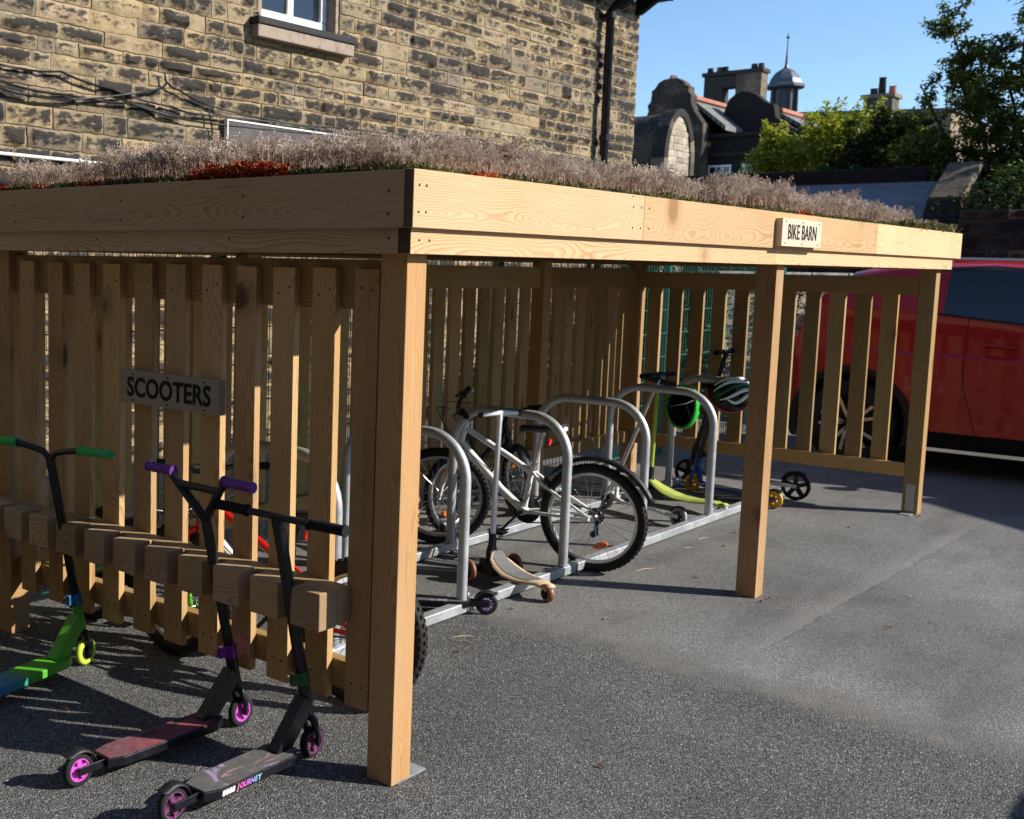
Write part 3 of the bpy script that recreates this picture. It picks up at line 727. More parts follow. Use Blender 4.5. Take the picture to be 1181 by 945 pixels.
cable([(3.93, 4.955, 2.85), (3.97, 4.955, 2.7), (3.985, 4.955, 2.45), (3.98, 4.955, 2.2)], 'black cable dropping straight down the wall beside the grey board', .007)

# ------------------------------------------------------------------ galvanised bike racks
def rack(xs, xe, hoops, label):
    r = thing('bike_rack', label, 'bike rack', (0, 0, 0), group='galvanised hoop bike racks under the shelter')
    for y in (.86, 1.56):
        mb = MB(); mb.box((xs, y - .025, .012), (xe, y + .025, .058)); rail = mb.build('base_rail', GALV, r, bevel=.004)
        for x in (xs + .03, xe - .03): mb = MB(); mb.lathe([(0, 0), (.02, 0), (.02, .0115), (0, .0115)], 12, (x, y, 0)); mb.build('rubber_foot', BLACKP, rail)
    for x in hoops:
        R_ = .21; y0, y1, zt = .86, 1.56, .83; pts = [(x, y0, .058), (x, y0, zt - R_)]
        pts += [(x, y0 + R_ - R_ * math.cos(a), zt - R_ + R_ * math.sin(a)) for a in [PI / 2 * i / 10 for i in range(1, 11)]]
        pts += [(x, y1 - R_ + R_ * math.sin(a), zt - R_ + R_ * math.cos(a)) for a in [PI / 2 * i / 10 for i in range(0, 11)]] + [(x, y1, .058)]
        mb = MB(); mb.tube(pts, .0245, 18); h = mb.build('hoop', GALV, r, smooth=50)
        for y in (y0, y1):
            mb = MB(); mb.box((x - .03, y - .018, .0585), (x + .075, y + .018, .066)); mb.lathe([(.009, 0), (.009, .018), (.005, .026), (0, .026)], 6, (x + .055, y, .066)); mb.build('foot_plate', GALV, h)
rack(.55, 2.70, [.745, 1.665, 2.60], 'galvanised bike rack nearest the scooters, with the white bike and tan scooter')
rack(2.72, 5.75, [3.50, 4.45, 5.42], 'galvanised bike rack at the far end, holding the green and blue scooters')

# ------------------------------------------------------------------ wheels, bicycles
def wheel(name, R_, tw, parent, loc, rim=ALU, spokes=28, lugs=True, hub=.02, axis=(0, 1, 0), knob=1.0):
    w_ = bpy.data.objects.new(name, None)
    mb = MB(); n = 56
    prof = []
    for i in range(13):
        a = 2 * PI * i / 12; prof.append((R_ - tw / 2 + math.cos(a) * tw / 2, math.sin(a) * tw / 2))
    mb.lathe(prof[:-1], n, (0, 0, 0), (0, 1, 0), closed=True)
    ty = mb
    if lugs:
        N = int(2 * PI * R_ / .030)
        for k in range(N):
            for q, (off, ww) in enumerate(((-.34, .2), (0.02, .26), (.36, .2))):
                a = 2 * PI * (k + .5 * (q % 2)) / N; rr = R_ - tw / 2 + math.cos(off * 1.9) * tw / 2; c = Vector((math.cos(a), 0, math.sin(a)))
                t = Vector((-math.sin(a), 0, math.cos(a))); p = c * (rr - .001) + Vector((0, off * tw * .9, 0))
                ty.beam(p - t * .007, p + t * .007, tw * ww, .006 * knob, c + Vector((0, off * 1.3, 0)))
    tyre = ty.build(name, RUBBER, parent, smooth=35); tyre.location = loc
    ri = R_ - tw * .9
    mb = MB(); mb.lathe([(ri - .016, -.010), (ri - .006, -.013), (ri + .008, -.012), (ri + .008, .012), (ri - .006, .013), (ri - .016, .010)], n, (0, 0, 0), (0, 1, 0), closed=True)
    mb.build('rim', rim, tyre, smooth=40)
    mb = MB(); mb.lathe([(0, -.05), (.008, -.05), (.008, -.035), (hub, -.032), (hub * .6, -.02), (hub * .6, .02), (hub, .032), (.008, .035), (.008, .05), (0, .05)], 16, (0, 0, 0), (0, 1, 0))
    mb.build('hub', CHROME, tyre, smooth=40)
    mb = MB()
    for k in range(spokes):
        a = 2 * PI * k / spokes; b = a + (.55 if k % 4 < 2 else -.55); s = 1 if k % 2 else -1
        mb.tube([(math.cos(b) * hub, s * .030, math.sin(b) * hub), (math.cos(a) * (ri - .008), 0, math.sin(a) * (ri - .008))], .0011, 4)
    mb.build('spokes', CHROME, tyre)
    return tyre

def bicycle(label, loc, rotz, lean, R_, wb, frame, tw=.045, steer=0, second=None, seat_h=.78, guard=False, knob=1.0, group='bicycles in the rack', reflectors=True, bar_rise=.0, white_dt=None):
    b = thing('bicycle', label, 'bicycle', loc, (lean, 0, rotz), group)
    s = R_ / .29
    bb = Vector((wb * .43, 0, R_ * .95)); ra = Vector((0, 0, R_)); fa_ = Vector((wb, 0, R_))
    ht = Vector((wb - .155 * s, 0, R_ + .44 * s)); hb_ = Vector((wb - .120 * s, 0, R_ + .32 * s))
    st = Vector((bb.x - .055 * s, 0, bb.z + .27 * s))
    mb = MB(); mb.tube([st + Vector((.01, 0, -.01)), bb], .016, 12); mb.tube([hb_ + Vector((0, 0, .012)), bb.lerp(hb_, .35) - Vector((0, 0, .012)), bb], .021, 12)
    mb.tube([ht - Vector((0, 0, .03)), st.lerp(ht, .35) - Vector((0, 0, .045)), st - Vector((-.0, 0, .06))], .017, 12)
    mb.tube([ht + (ht - hb_) * .12, hb_ - (ht - hb_) * .12], .022, 14)
    for q in (1, -1):
        mb.tube([bb + Vector((-.01, q * .02, 0)), Vector((bb.x - .10, q * .05, R_ * .98)), ra + Vector((0, q * .055, 0))], .0095, 8)
        mb.tube([st + Vector((-.0, q * .015, -.05)), Vector((st.x - .06, q * .045, st.z - .10)), ra + Vector((0, q * .055, .01))], .008, 8)
    mb.lathe([(0, -.035), (.022, -.035), (.022, .035), (0, .035)], 16, bb, (0, 1, 0))
    mb.build('frame', frame, b, smooth=50)
    if second:
        mb = MB(); A = bb.lerp(hb_, .30); B = bb.lerp(hb_, .85); mb.tube([A + Vector((0, 0, .003)), B], .0225, 12); mb.build('down_tube_band', second, b, smooth=50)
    # seat post and saddle
    sp_ = st + (st - bb).normalized() * (seat_h - st.z) / (st - bb).normalized().z
    mb = MB(); mb.tube([st - (st - bb) * .2, sp_ + Vector((0, 0, -.02))], .0125, 10); mb.lathe([(.021, -.012), (.021, .012), (.013, .012)], 14, st, (st - bb)); mb.build('seat_post', BLACKM if frame is not WHITEP else ALU, b, smooth=50)
    V = []; F = []; prof = [(-.125, .060, .018), (-.11, .072, .022), (-.06, .068, .010), (0, .040, 0), (.06, .022, -.002), (.11, .018, -.004), (.135, .008, -.016)]
    N = 10; mb = MB(); vs = []; fs = []
    for (px, hw, pz) in prof:
        for k in range(N):
            a = 2 * PI * k / N; vs.append((sp_.x + px, math.cos(a) * hw, sp_.z + pz + math.sin(a) * (.016 if math.sin(a) > 0 else .030)))
    for i in range(len(prof) - 1):
        for k in range(N): l = (k + 1) % N; fs.append((i * N + k, i * N + l, (i + 1) * N + l, (i + 1) * N + k))
    fs += [tuple(range(N)), tuple(range((len(prof) - 1) * N, len(prof) * N))]
    mb.add(vs, fs); sd_ = mb.build('saddle', BLACKP, b, smooth=60); ss = sd_.modifiers.new('s', 'SUBSURF'); ss.levels = 1; ss.render_levels = 2
    if guard: mb = MB(); mb.ellipsoid((sp_.x - .125, 0, sp_.z + .004), (.010, .03, .014)); mb.build('saddle_tip', WHITEP, sd_, smooth=60)
    if reflectors:
        mb = MB(); mb.lathe([(0, .006), (.018, .006), (.02, 0), (.018, -.006), (0, -.006)], 12, sp_ + Vector((-.04, 0, -.075)), (1, 0, .2)); mb.build('rear_reflector', REDL, b, smooth=50)
    # crank, pedals, chain
    cs_ = MB(); cs_.lathe([(.07, -.003), (.078, -.002), (.078, .002), (.07, .003), (.03, .003), (.03, -.003)], 28, bb + Vector((0, -.045, 0)), (0, 1, 0), closed=True)
    for k in range(5): a = 2 * PI * k / 5; cs_.beam(bb + Vector((0, -.045, 0)), bb + Vector((math.cos(a) * .072, -.045, math.sin(a) * .072)), .014, .004, (0, 1, 0))
    a0 = 2.3
    pe = []; cs_.tube([bb + Vector((0, -.058, 0)), bb + Vector((0, .058, 0))], .011, 10)
    for q in (1, -1):
        a = a0 if q > 0 else a0 + PI; c0 = bb + Vector((0, -q * .055, 0)); c1 = c0 + Vector((math.cos(a) * .14 * s, -q * .012, math.sin(a) * .14 * s)); cs_.beam(c0, c1, .012, .020, (0, 1, 0)); pe.append(c1 + Vector((0, -q * .055, 0)))
    cr = cs_.build('crankset', BLACKM, b, smooth=40)
    for p in pe:
        mb = MB(); mb.box(p - Vector((.045, .038, .011)), p + Vector((.045, .038, -.005))); mb.box(p - Vector((.045, .042, -.004)), p + Vector((-.030, .042, .011))); mb.box(p - Vector((-.030, .042, -.004)), p + Vector((.045, .042, .011)))
        for k in (-.02, .0, .02): mb.box(p + Vector((k - .003, -.040, -.004)), p + Vector((k + .003, .040, .012)))
        mb.build('pedal', BLACKP, cr)
    mb = MB(); pts = []
    for i in range(13): a = PI / 2 + PI * i / 12; pts.append(ra + Vector((math.cos(a) * .035, -.045, math.sin(a) * .035)))
    for i in range(13): a = -PI / 2 + PI * i / 12; pts.append(bb + Vector((math.cos(a) * .079, -.045, math.sin(a) * .079)))
    mb.tube(pts, .004, 5, closed=True); mb.build('chain', BLACKM, b)
    mb = MB()
    for k, r in enumerate((.045, .040, .034, .028, .022)): mb.lathe([(.008, k * .004), (r, k * .004), (r, k * .004 + .002), (.008, k * .004 + .002)], 18, ra + Vector((0, -.052, 0)) , (0, 1, 0))
    mb.box(ra + Vector((-.012, -.066, -.11)), ra + Vector((.012, -.056, -.005))); mb.lathe([(0, 0), (.018, 0), (.018, .008), (0, .008)], 12, ra + Vector((.015, -.064, -.105)), (0, 1, 0)); mb.build('gear_cluster', BLACKM, b, smooth=40)
    # brakes
    mb = MB(); mb.box(st + Vector((-.09, -.035, -.10)), st + Vector((-.07, .035, -.06))); mb.build('rear_brake', BLACKM, b)
    rw = wheel('rear_wheel', R_, tw, b, ra, knob=knob)
    # steering assembly
    pv = thing('front_fork', None, None); pv.parent = b
    hd = (ht - hb_).normalized()
    piv = hb_
    # build in bike coordinates, rotated about the head axis
    Rm = Matrix.Translation(piv) @ Matrix.Rotation(steer, 4, hd) @ Matrix.Translation(-piv)
    bpy.data.objects.remove(pv)
    mb = MB()
    cr_ = hb_ - hd * .045
    for q in (1, -1): mb.tube([cr_ + Vector((0, q * .02, .005)), cr_ + Vector((.01, q * .052, -.01)), fa_ + Vector((-.02, q * .055, .09)), fa_ + Vector((0, q * .055, 0))], [.016, .018, .013, .010], 10)
    mb.tube([cr_ - hd * .005, hb_ - hd * .01], .02, 12)
    fk = mb.build('fork', frame, b, smooth=50); fk.matrix_local = Rm
    fw_ = wheel('front_wheel', R_, tw, b, fa_, knob=knob); fw_.matrix_local = Rm @ Matrix.Translation(fa_)
    mb = MB(); stt = ht + hd * .035; bc = stt + Vector((.055, 0, .05 + bar_rise)); mb.tube([ht + hd * .01, stt], .018, 12); mb.tube([stt, bc], .014, 10)
    for q in (1, -1): mb.tube([bc, bc + Vector((0, q * .05, 0)), bc + Vector((-.02, q * .14, .03)), bc + Vector((-.05, q * .28, .035))], .011, 10)
    hb2 = mb.build('handlebar', BLACKM, b, smooth=50); hb2.matrix_local = Rm
    for q in (1, -1):
        g0 = bc + Vector((-.03, q * .18, .032)); g1 = bc + Vector((-.055, q * .295, .036)); mb = MB(); mb.tube([g0, g0.lerp(g1, .5), g1], [.016, .0155, .0165], 12); mb.build('grip', FOAM, hb2, smooth=50)
        mb = MB(); mb.tube([g0 + Vector((.02, 0, -.005)), g0 + Vector((.05, q * .02, -.02)), g1 + Vector((.055, -q * .02, -.025))], .005, 6); mb.box(g0 + Vector((-.015, -.016, -.018)), g0 + Vector((.022, .016, .018))); mb.build('brake_lever', BLACKM, hb2, smooth=50)
    mb = MB()
    for q, d in ((1, .10), (-1, .14)):
        A = bc + Vector((-.01, q * .13, .0)); mb.tube([A + Vector((0, 0, .01)), A + Vector((d, -q * .03, .01)), A + Vector((d * .9, -q * .10, -.10)), hb_ + Vector((.035, q * .02, .02)), hb_.lerp(bb, .4) + Vector((0, q * .02, .03)), bb + Vector((-.02, q * .02, .05))], .0025, 5)
    mb.build('brake_cable', BLACKP, b, smooth=60)
    if reflectors:
        for W_, nm in ((rw, 0), (fw_, 1)):
            mb = MB(); a = -1.9 if not nm else 2.0; c = Vector((math.cos(a), 0, math.sin(a))) * (R_ * .52); t = Vector((-math.sin(a), 0, math.cos(a)))
            poly = [(math.cos(q) * .040, math.sin(q) * .017) for q in [2 * PI * i / 14 for i in range(14)]]
            mx = Matrix((t, Vector((math.cos(a), 0, math.sin(a))), Vector((0, 1, 0)))).transposed().to_4x4(); mx.translation = c; mb.prism(poly, -.009, .009, mx); mb.build('reflector', ORANGE, W_, smooth=30)
    if guard:
        mb = MB(); vs = []; fs = []; n_ = 22
        for i in range(n_ + 1):
            a = 2.42 - (2.42 - .88) * i / n_; a = .75 + (2.75 - .75) * i / n_; rr = R_ + .03 + .02 * (i / n_)
            hw = .028
            for (oy, orr) in ((-hw, -.016), (-hw * .6, .0), (0, .005), (hw * .6, 0), (hw, -.016)):
                vs.append((math.cos(PI - a) * -1 * (rr + orr) * 1 if False else -math.cos(a) * -(rr + orr), oy, R_ + math.sin(a) * (rr + orr)))
        for i in range(n_):
            for k in range(4): fs.append((i * 5 + k, i * 5 + k + 1, i * 5 + 6 + k, i * 5 + 5 + k))
        mb.add(vs, fs); mg = mb.build('mudguard', BLACKP, b, smooth=50); so_ = mg.modifiers.new('s', 'SOLIDIFY'); so_.thickness = .003
    return b

# white bike: rear wheel towards the yard
wb_ = bicycle('white bicycle standing across the middle of the rack, its rear wheel towards the yard', (2.822, .815, 0), math.radians(97.5), math.radians(-2), .29, .90, WHITEP, .050, math.radians(26), seat_h=.745, guard=True)
text_mesh('RIVERSIDE', .040, LETTER, 'lettering', wb_, (.61, -.0225, .47), (PI / 2, math.radians(50), 0), .0008)
# red bike behind the scooter side
bicycle('red and white bicycle with fat knobbly tyres, parked behind the scooter rail', (.45, .505, 0), math.radians(97), math.radians(4), .27, .88, REDP, .058, math.radians(-12), second=WHITEP, seat_h=.66, knob=1.6)
bicycle('dark bicycle with a low black saddle, far side of the white one', (3.02, 1.84, 0), math.radians(-2), math.radians(-6), .23, .76, BLACKM, .045, math.radians(10), seat_h=.56)
bicycle('small green child bicycle glimpsed between the slats behind the purple gripped scooter', (.38, 1.98, 0), math.radians(-83), math.radians(3), .20, .66, LIME, .045, math.radians(-10), seat_h=.50)
# ------------------------------------------------------------------ scooters
def swheel(name, R_, w, parent, loc, tyre, core, spokes=5, solid=.62, bearing=CHROME):
    mb = MB(); prof = []
    for i in range(11):
        a = -PI / 2 + PI * i / 10; prof.append((R_ - w * .42 + math.cos(a) * w * .42, math.sin(a) * w / 2))
    prof += [(R_ * solid, w / 2), (R_ * solid, -w / 2)]
    mb.lathe(prof, 36, (0, 0, 0), (0, 1, 0), closed=True); t = mb.build(name, tyre, parent, smooth=50); t.location = loc
    mb = MB(); ri = R_ * solid + .0015
    mb.lathe([(ri - .006, -w * .46), (ri, -w * .46), (ri, w * .46), (ri - .006, w * .46)], 32, (0, 0, 0), (0, 1, 0), closed=True)
    mb.lathe([(0.004, -w * .48), (R_ * .24, -w * .48), (R_ * .24, w * .48), (.004, w * .48)], 20, (0, 0, 0), (0, 1, 0), closed=True)
    for k in range(spokes):
        a = 2 * PI * k / spokes + .3; mb.beam((math.cos(a) * R_ * .2, 0, math.sin(a) * R_ * .2), (math.cos(a) * ri, 0, math.sin(a) * ri), R_ * (.30 if spokes < 8 else .13), w * .7, (0, 1, 0))
    mb.build('rim', core, t, smooth=40)
    mb = MB(); mb.lathe([(0, -w * .62), (R_ * .11, -w * .62), (R_ * .11, w * .62), (0, w * .62)], 12, (0, 0, 0), (0, 1, 0)); mb.build('axle', bearing, t, smooth=40)
    return t

def kick_scooter(label, cat, loc, rotz, wb=.69, R_=.055, tube=BLACKM, deck=BLACKM, tape=TAPE_GREY, bar='T', bar_mat=BLACKM, grip=FOAM, clamp=BLACKM, tyre=RUBBER, core=PINK,
                 zb=.90, bw=.52, spokes=5, lean=0, dw=.115, stunt=True, solid=.62, group=None, tape_len=1.0, bmir=None, thick=.030, nw=.044, tr=.021, rake=0):
    s = thing('scooter', label, cat, loc, (lean, 0, rotz), group)
    top = Vector((wb - .005 - .242 * (zb - R_), 0, zb)); axd = (top - Vector((wb, 0, R_))).normalized()
    P = lambda z: Vector((wb, 0, R_)) + axd * ((z - R_) / axd.z)
    zd = R_ + .018 if stunt else R_ + .012; xr = R_ + .03; xf = P(.24).x - (.085 if stunt else .06)
    # deck
    mb = MB(); poly = [(xr, -dw * .34), (xr + .05, -dw / 2), (xf - .03, -dw / 2), (xf + .02, -dw * .26), (xf + .02, dw * .26), (xf - .03, dw / 2), (xr + .05, dw / 2), (xr, dw * .34)]
    mb.prism(poly, zd - thick, zd); dk = mb.build('deck', deck, s, bevel=.003)
    poly2 = [(x + (.006 if x < .3 else -.004), y * .93) for x, y in poly]
    mb = MB(); mb.prism(poly2, zd + .0004, zd + .0018); mb.build('grip_tape', tape, dk)
    # rear dropouts and fender
    mb = MB()
    for q in (1, -1): mb.beam((xr + .03, q * .021, zd - thick / 2), (-.012, q * .021, R_), .006, .026, (0, 0, 1))
    mb.build('rear_dropout', deck, s, bevel=.002)
    mb = MB(); vs = []; fs = []; n_ = 12
    for i in range(n_ + 1):
        a = .35 + 1.95 * i / n_; rr = R_ + .010 + (.012 if i == n_ else 0)
        for y, o_ in ((-.022, -.006), (-.012, 0), (.012, 0), (.022, -.006)): vs.append((math.cos(a) * (rr + o_), y, R_ + math.sin(a) * (rr + o_)))
    for i in range(n_):
        for k in range(3): fs.append((i * 4 + k, i * 4 + k + 1, i * 4 + 5 + k, i * 4 + 4 + k))
    mb.add(vs, fs); fd = mb.build('brake_fender', BLACKP, s, smooth=50); so_ = fd.modifiers.new('s', 'SOLIDIFY'); so_.thickness = .004
    swheel('rear_wheel', R_, .024, s, (0, 0, R_), tyre, core, spokes, solid)
    # neck
    hA, hB = P(R_ + (.10 if stunt else .12)), P(.26)
    mb = MB()
    if stunt:
        M_ = [(xf - .06, zd - thick * .5), (xf + .02, zd - thick), (hA.x - .005, hA.z - .0), (hA.x, hA.z), (hB.x, hB.z), (hB.x - .028, hB.z - .01), (xf + .0, zd + .045), (xf - .07, zd + .001)]
        M_ = [(xf - .075, zd - .004), (xf + .02, zd - thick), (hA.x - .01, hA.z + .012), (hB.x - .008, hB.z - .01), (hB.x - .03, hB.z - .02)]
        d0 = Vector((xf - .045, 0, zd - .012)); d1 = hA.lerp(hB, .48) + Vector((-.006, 0, 0)); mb.beam(d0, d1, nw, .058)
    else:
        mb.tube([(xf - .04, 0, zd - .012), (xf + .03, 0, zd + .01), (hA.x - .03, 0, hA.z - .01), hA + Vector((0, 0, .01))], .015, 10)
    mb.tube([hA, hB], .021, 14); mb.build('neck', tube if not stunt else deck, s, smooth=45, bevel=.002)
    # fork, front wheel
    mb = MB(); fk = P(R_ + .085)
    mb.tube([hA + axd * -.0, fk], .018, 12)
    for q in (1, -1): mb.tube([fk + Vector((0, q * .004, .008)), fk + Vector((0, q * .024, -.005)), Vector((wb, q * .024, R_ + .03)), Vector((wb, q * .023, R_ - .008))], [.013, .013, .010, .008], 8)
    f_ = mb.build('fork', BLACKM if stunt else tube, s, smooth=50)
    fwl = swheel('front_wheel', R_, .024, s, (wb, 0, R_), tyre, core, spokes, solid)
    # clamp, bar, grips
    mb = MB(); c0, c1 = P(.262), P(.31); mb.tube([c0, c1], .0245, 14); cc = (c0 + c1) / 2
    mb.box(cc + Vector((-.050, -.011, -.019)), cc + Vector((-.02, .011, .019))); cl = mb.build('clamp', clamp, s, smooth=45, bevel=.0015)
    mb = MB(); mb.beam(cc + Vector((-.052, .006, .009)), cc + Vector((-.052, .016, .009)), .007, .007); mb.build('clamp_bolt', CHROME, cl)
    mb = MB(); T = top
    if bar == 'T':
        mb.tube([c1, T], tr * .85, 12); mb.tube([T + Vector((0, -bw / 2, 0)), T + Vector((0, bw / 2, 0))], .0115, 10)
        mb.tube([T - axd * .05, T - axd * .0], [tr * .85, tr * .95], 12)
        ge = [(T + Vector((0, q * (bw / 2 - .13), 0)), T + Vector((0, q * bw / 2, 0))) for q in (1, -1)]
    elif bar == 'V':
        J = P(zb - .145); mb.tube([c1, J], tr * .85, 12)
        for q in (1, -1): mb.tube([J - axd * .01, J + Vector((-.01, q * .03, .03)), T + Vector((0, q * .105, -.028)), T + Vector((0, q * .135, -.004)), T + Vector((0, q * bw / 2, 0))], [.0155, .0155, .0155, .0145, .0125], 12)
        mb.tube([T + Vector((0, -.10, -.036)), T + Vector((0, .10, -.036))], .013, 12)
        ge = [(T + Vector((0, q * (bw / 2 - .125), 0)), T + Vector((0, q * bw / 2, 0))) for q in (1, -1)]
    else:
        J = P(zb - .035); mb.tube([c1, J], tr * .85, 12)
        for q in (1, -1): mb.tube([J - axd * .02, J + Vector((0, q * .03, .012)), J + Vector((0, q * .09, .024)), T + Vector((0, q * .16, 0)), T + Vector((0, q * bw / 2, 0))], .012, 10)
        ge = [(T + Vector((0, q * (bw / 2 - .14), 0)), T + Vector((0, q * bw / 2, 0))) for q in (1, -1)]
    hb = mb.build('handlebar', bar_mat, s, smooth=50)
    for a, b in ge:
        mb = MB(); N = 9; pts = [a.lerp(b, i / N) for i in range(N + 1)]; mb.tube(pts, [(.0175 if i % 2 else .0158) if grip is PURPLE else .0165 for i in range(N + 1)], 14)
        d_ = (b - a).normalized(); mb.tube([a - d_ * .004, a], .020, 14); mb.tube([b, b + d_ * .006], .0185, 14); mb.build('grip', grip, hb, smooth=40)
    return s

G3 = 'stunt scooters slotted into the wooden rail'
kick_scooter('green scooter with marbled green and blue grips and yellow green wheels', 'scooter', (-.680, 1.385, 0), math.radians(11), tube=BLACKM, deck=GDECK, tape=GDECK, nw=.052, bar='Y', grip=MARBLE, clamp=BLUEA, tyre=LIMEW, core=BLACKP, zb=.905, bw=.60, group=G3, solid=.58)
kick_scooter('black scooter with purple grips, purple clamp and pink wheels', 'scooter', (-.683, .677, 0), math.radians(-1.5), tape=TAPE_RED, bar='V', grip=PURPLE, clamp=PURA, tyre=RUBBER, core=PINK, zb=.905, bw=.50, group=G3, solid=.66)
s3 = kick_scooter('black scooter with black foam grips and straight bar, nearest the corner post', 'scooter', (-.632, .305, 0), math.radians(1.2), wb=.625, tape=TAPE_GREY, bar='T', grip=FOAM, clamp=GREENA, tyre=RUBBER, core=OILP, tr=.024, zb=.828, bw=.52, spokes=4, group=G3, solid=.74, dw=.125)
# white blocks and the word on the side of the deck
dk = [c for c in s3.children if c.name.startswith('deck')][0]
for i, (ch, col) in enumerate(zip('JOURNEY', ((.75, .25, .35), (.70, .12, .40), (.65, .12, .50), (.50, .14, .60), (.30, .25, .62), (.22, .40, .60), (.30, .55, .65)))):
    mt = plain('deck letter colour %s' % 'abcdefg'[i], col, .4, nz=.1)
    text_mesh(ch, .022, mt, 'letter', dk, (.208 + i * .0155, -.0628, .0575), (PI / 2, 0, 0), .0004, .25, .0008)
mb = MB()
for k in range(4): mb.prism([(.142 + k * .0135, .050), (.153 + k * .0135, .050), (.156 + k * .0135, .066), (.145 + k * .0135, .066)], .0626, .0631, Matrix(((1, 0, 0, 0), (0, 0, -1, 0), (0, 1, 0, 0), (0, 0, 0, 1))))
mb.build('deck_emblem', WHITEP, dk)
G4 = 'scooters parked among the hoops'
kick_scooter('stunt scooter low in the nearest rack, only its small dark rear wheel sticking out', 'scooter', (1.745, .775, 0), math.radians(128), wb=.62, R_=.052, tape=TAPE_GREY, bar='T', zb=.78, bw=.46, core=OIL, spokes=10, group=G4)
kick_scooter('white folding scooter with grey wheels, leaning before the fourth hoop', 'scooter', (4.20, .955, 0), math.radians(71.5), wb=.61, R_=.062, tube=WHITEP, deck=WHITEP, tape=GREYDECK, bar='T', bar_mat=ALU, zb=.90, bw=.30, tyre=GREYW, core=BLACKP, stunt=False, dw=.10, group=G4, lean=math.radians(13), tr=.016, thick=.014)
kick_scooter('blue scooter with yellow wheels and the striped helmet hung on it', 'scooter', (5.27, .745, 0), math.radians(76), wb=.66, R_=.062, tube=BLUEP, deck=BLUEP, tape=GREYDECK, bar='T', bar_mat=BLACKM, zb=.80, bw=.36, tyre=YELLOW, core=YELLOW, stunt=False, dw=.11, group=G4, tr=.019, thick=.016)
kick_scooter('black scooter with large wheels, farthest along the shelter', 'scooter', (5.67, .745, 0), math.radians(93), wb=.76, R_=.10, tube=BLACKM, deck=ALU, tape=GREYDECK, bar='T', bar_mat=BLACKM, zb=1.02, bw=.44, tyre=RUBBER, core=BLACKP, spokes=5, solid=.80, stunt=False, dw=.11, group=G4, thick=.014)

def mini_scooter(label, loc, rotz, k, deckm, topm, polem, pole_low, barm, tyre, wb=.46, track=.135, zb=.86, bw=.24, grip=None, group=G4):
    s = thing('three_wheel_scooter', label, 'scooter', loc, (0, 0, rotz), group)
    st_ = [(-.03, .070, .026), (.02, .088, .046), (.08, .082, .066), (.16, .075, .080), (.26, .078, .084), (.34, .098, .076), (.40, .125, .060), (wb - .01, .155, .040), (wb + .03, .150, .024)]
    st_ = [(x * wb / .46 if 0 < x < .45 else x, z, hw) for x, z, hw in st_]
    mb = MB(); vs = []; fs = []; N = 12
    for (x, z, hw) in st_:
        for i in range(N): a = 2 * PI * i / N; vs.append((x, math.copysign(abs(math.cos(a)) ** .5, math.cos(a)) * hw, z - .008 + math.sin(a) * .011))
    for i in range(len(st_) - 1):
        for j in range(N): l = (j + 1) % N; fs.append((i * N + j, i * N + l, (i + 1) * N + l, (i + 1) * N + j))
    fs += [tuple(range(N)), tuple(range((len(st_) - 1) * N, len(st_) * N))]
    mb.add(vs, fs); d = mb.build('deck', deckm, s, smooth=60)
    mb = MB(); vs = []; fs = []
    for (x, z, hw) in st_[2:8]: vs += [(x, -hw * .62, z + .0045), (x, hw * .62, z + .0045)]
    for i in range(5): fs.append((2 * i, 2 * i + 1, 2 * i + 3, 2 * i + 2))
    mb.add(vs, fs); mb.build('foot_pad', topm, d)
    mb = MB(); mb.tube([(wb, -track, .06), (wb, -.03, .085), (wb, .03, .085), (wb, track, .06)], .012, 8); mb.lathe([(0, -.04), (.028, -.04), (.030, .02), (.021, .06)], 14, (wb + .005, 0, .12)); mb.prism([(-.085, .045), (.085, .045), (.060, .105), (-.060, .105)], wb - .10, wb + .02, Matrix(((0, 0, 1, 0), (1, 0, 0, 0), (0, 1, 0, 0), (0, 0, 0, 1)))); mb.build('front_axle', BLACKP, s, smooth=50)
    for q in (1, -1): swheel('front_wheel', .060, .026, s, (wb, q * (track + .012), .060), tyre, BLACKP, 6, .68)
    swheel('rear_wheel', .040, .040, s, (-.02, 0, .040), tyre, BLACKP, 5, .6)
    mb = MB(); vs = []; fs = []; n_ = 8
    for i in range(n_ + 1):
        a = .5 + 1.7 * i / n_
        for y in (-.024, .024): vs.append((-.02 + math.cos(a) * .048, y, .040 + math.sin(a) * .048))
    for i in range(n_): fs.append((2 * i, 2 * i + 1, 2 * i + 3, 2 * i + 2))
    mb.add(vs, fs); f = mb.build('brake_fender', deckm, s, smooth=50); so_ = f.modifiers.new('s', 'SOLIDIFY'); so_.thickness = .003
    B = Vector((wb + .005, 0, .14)); T = Vector((wb - .015, 0, zb)); m_ = B.lerp(T, .14)
    mb = MB(); mb.tube([B - Vector((0, 0, .03)), m_], .021, 14); mb.build('pole_base', pole_low, s, smooth=50)
    mb = MB(); mb.tube([m_, B.lerp(T, .97)], .0145, 14); mb.build('pole', polem, s, smooth=50)
    mb = MB(); mb.tube([T + Vector((0, -bw / 2, .0)), T + Vector((0, -bw * .25, .004)), T + Vector((0, 0, .008)), T + Vector((0, bw * .25, .004)), T + Vector((0, bw / 2, .0))], [.0115, .012, .0155, .012, .0115], 12)
    mb.tube([B.lerp(T, .955), T], [.0165, .016], 12); hb = mb.build('handlebar', barm, s, smooth=50)
    for q in (1, -1): mb = MB(); mb.tube([T + Vector((0, q * (bw / 2 - (.01 if grip is None else .08)), 0)), T + Vector((0, q * (bw / 2 + .006), 0))], .0135 if grip is None else .016, 12); mb.build('grip', grip or BLACKP, hb, smooth=50)
    return s
mini_scooter('three wheeled scooter with white T bar, tan deck and amber wheels', (2.145, .70, 0), math.radians(69.5), 1, TANDECK, GREYDECK, WHITEP, BLACKP, WHITEP, BROWNW, wb=.42)
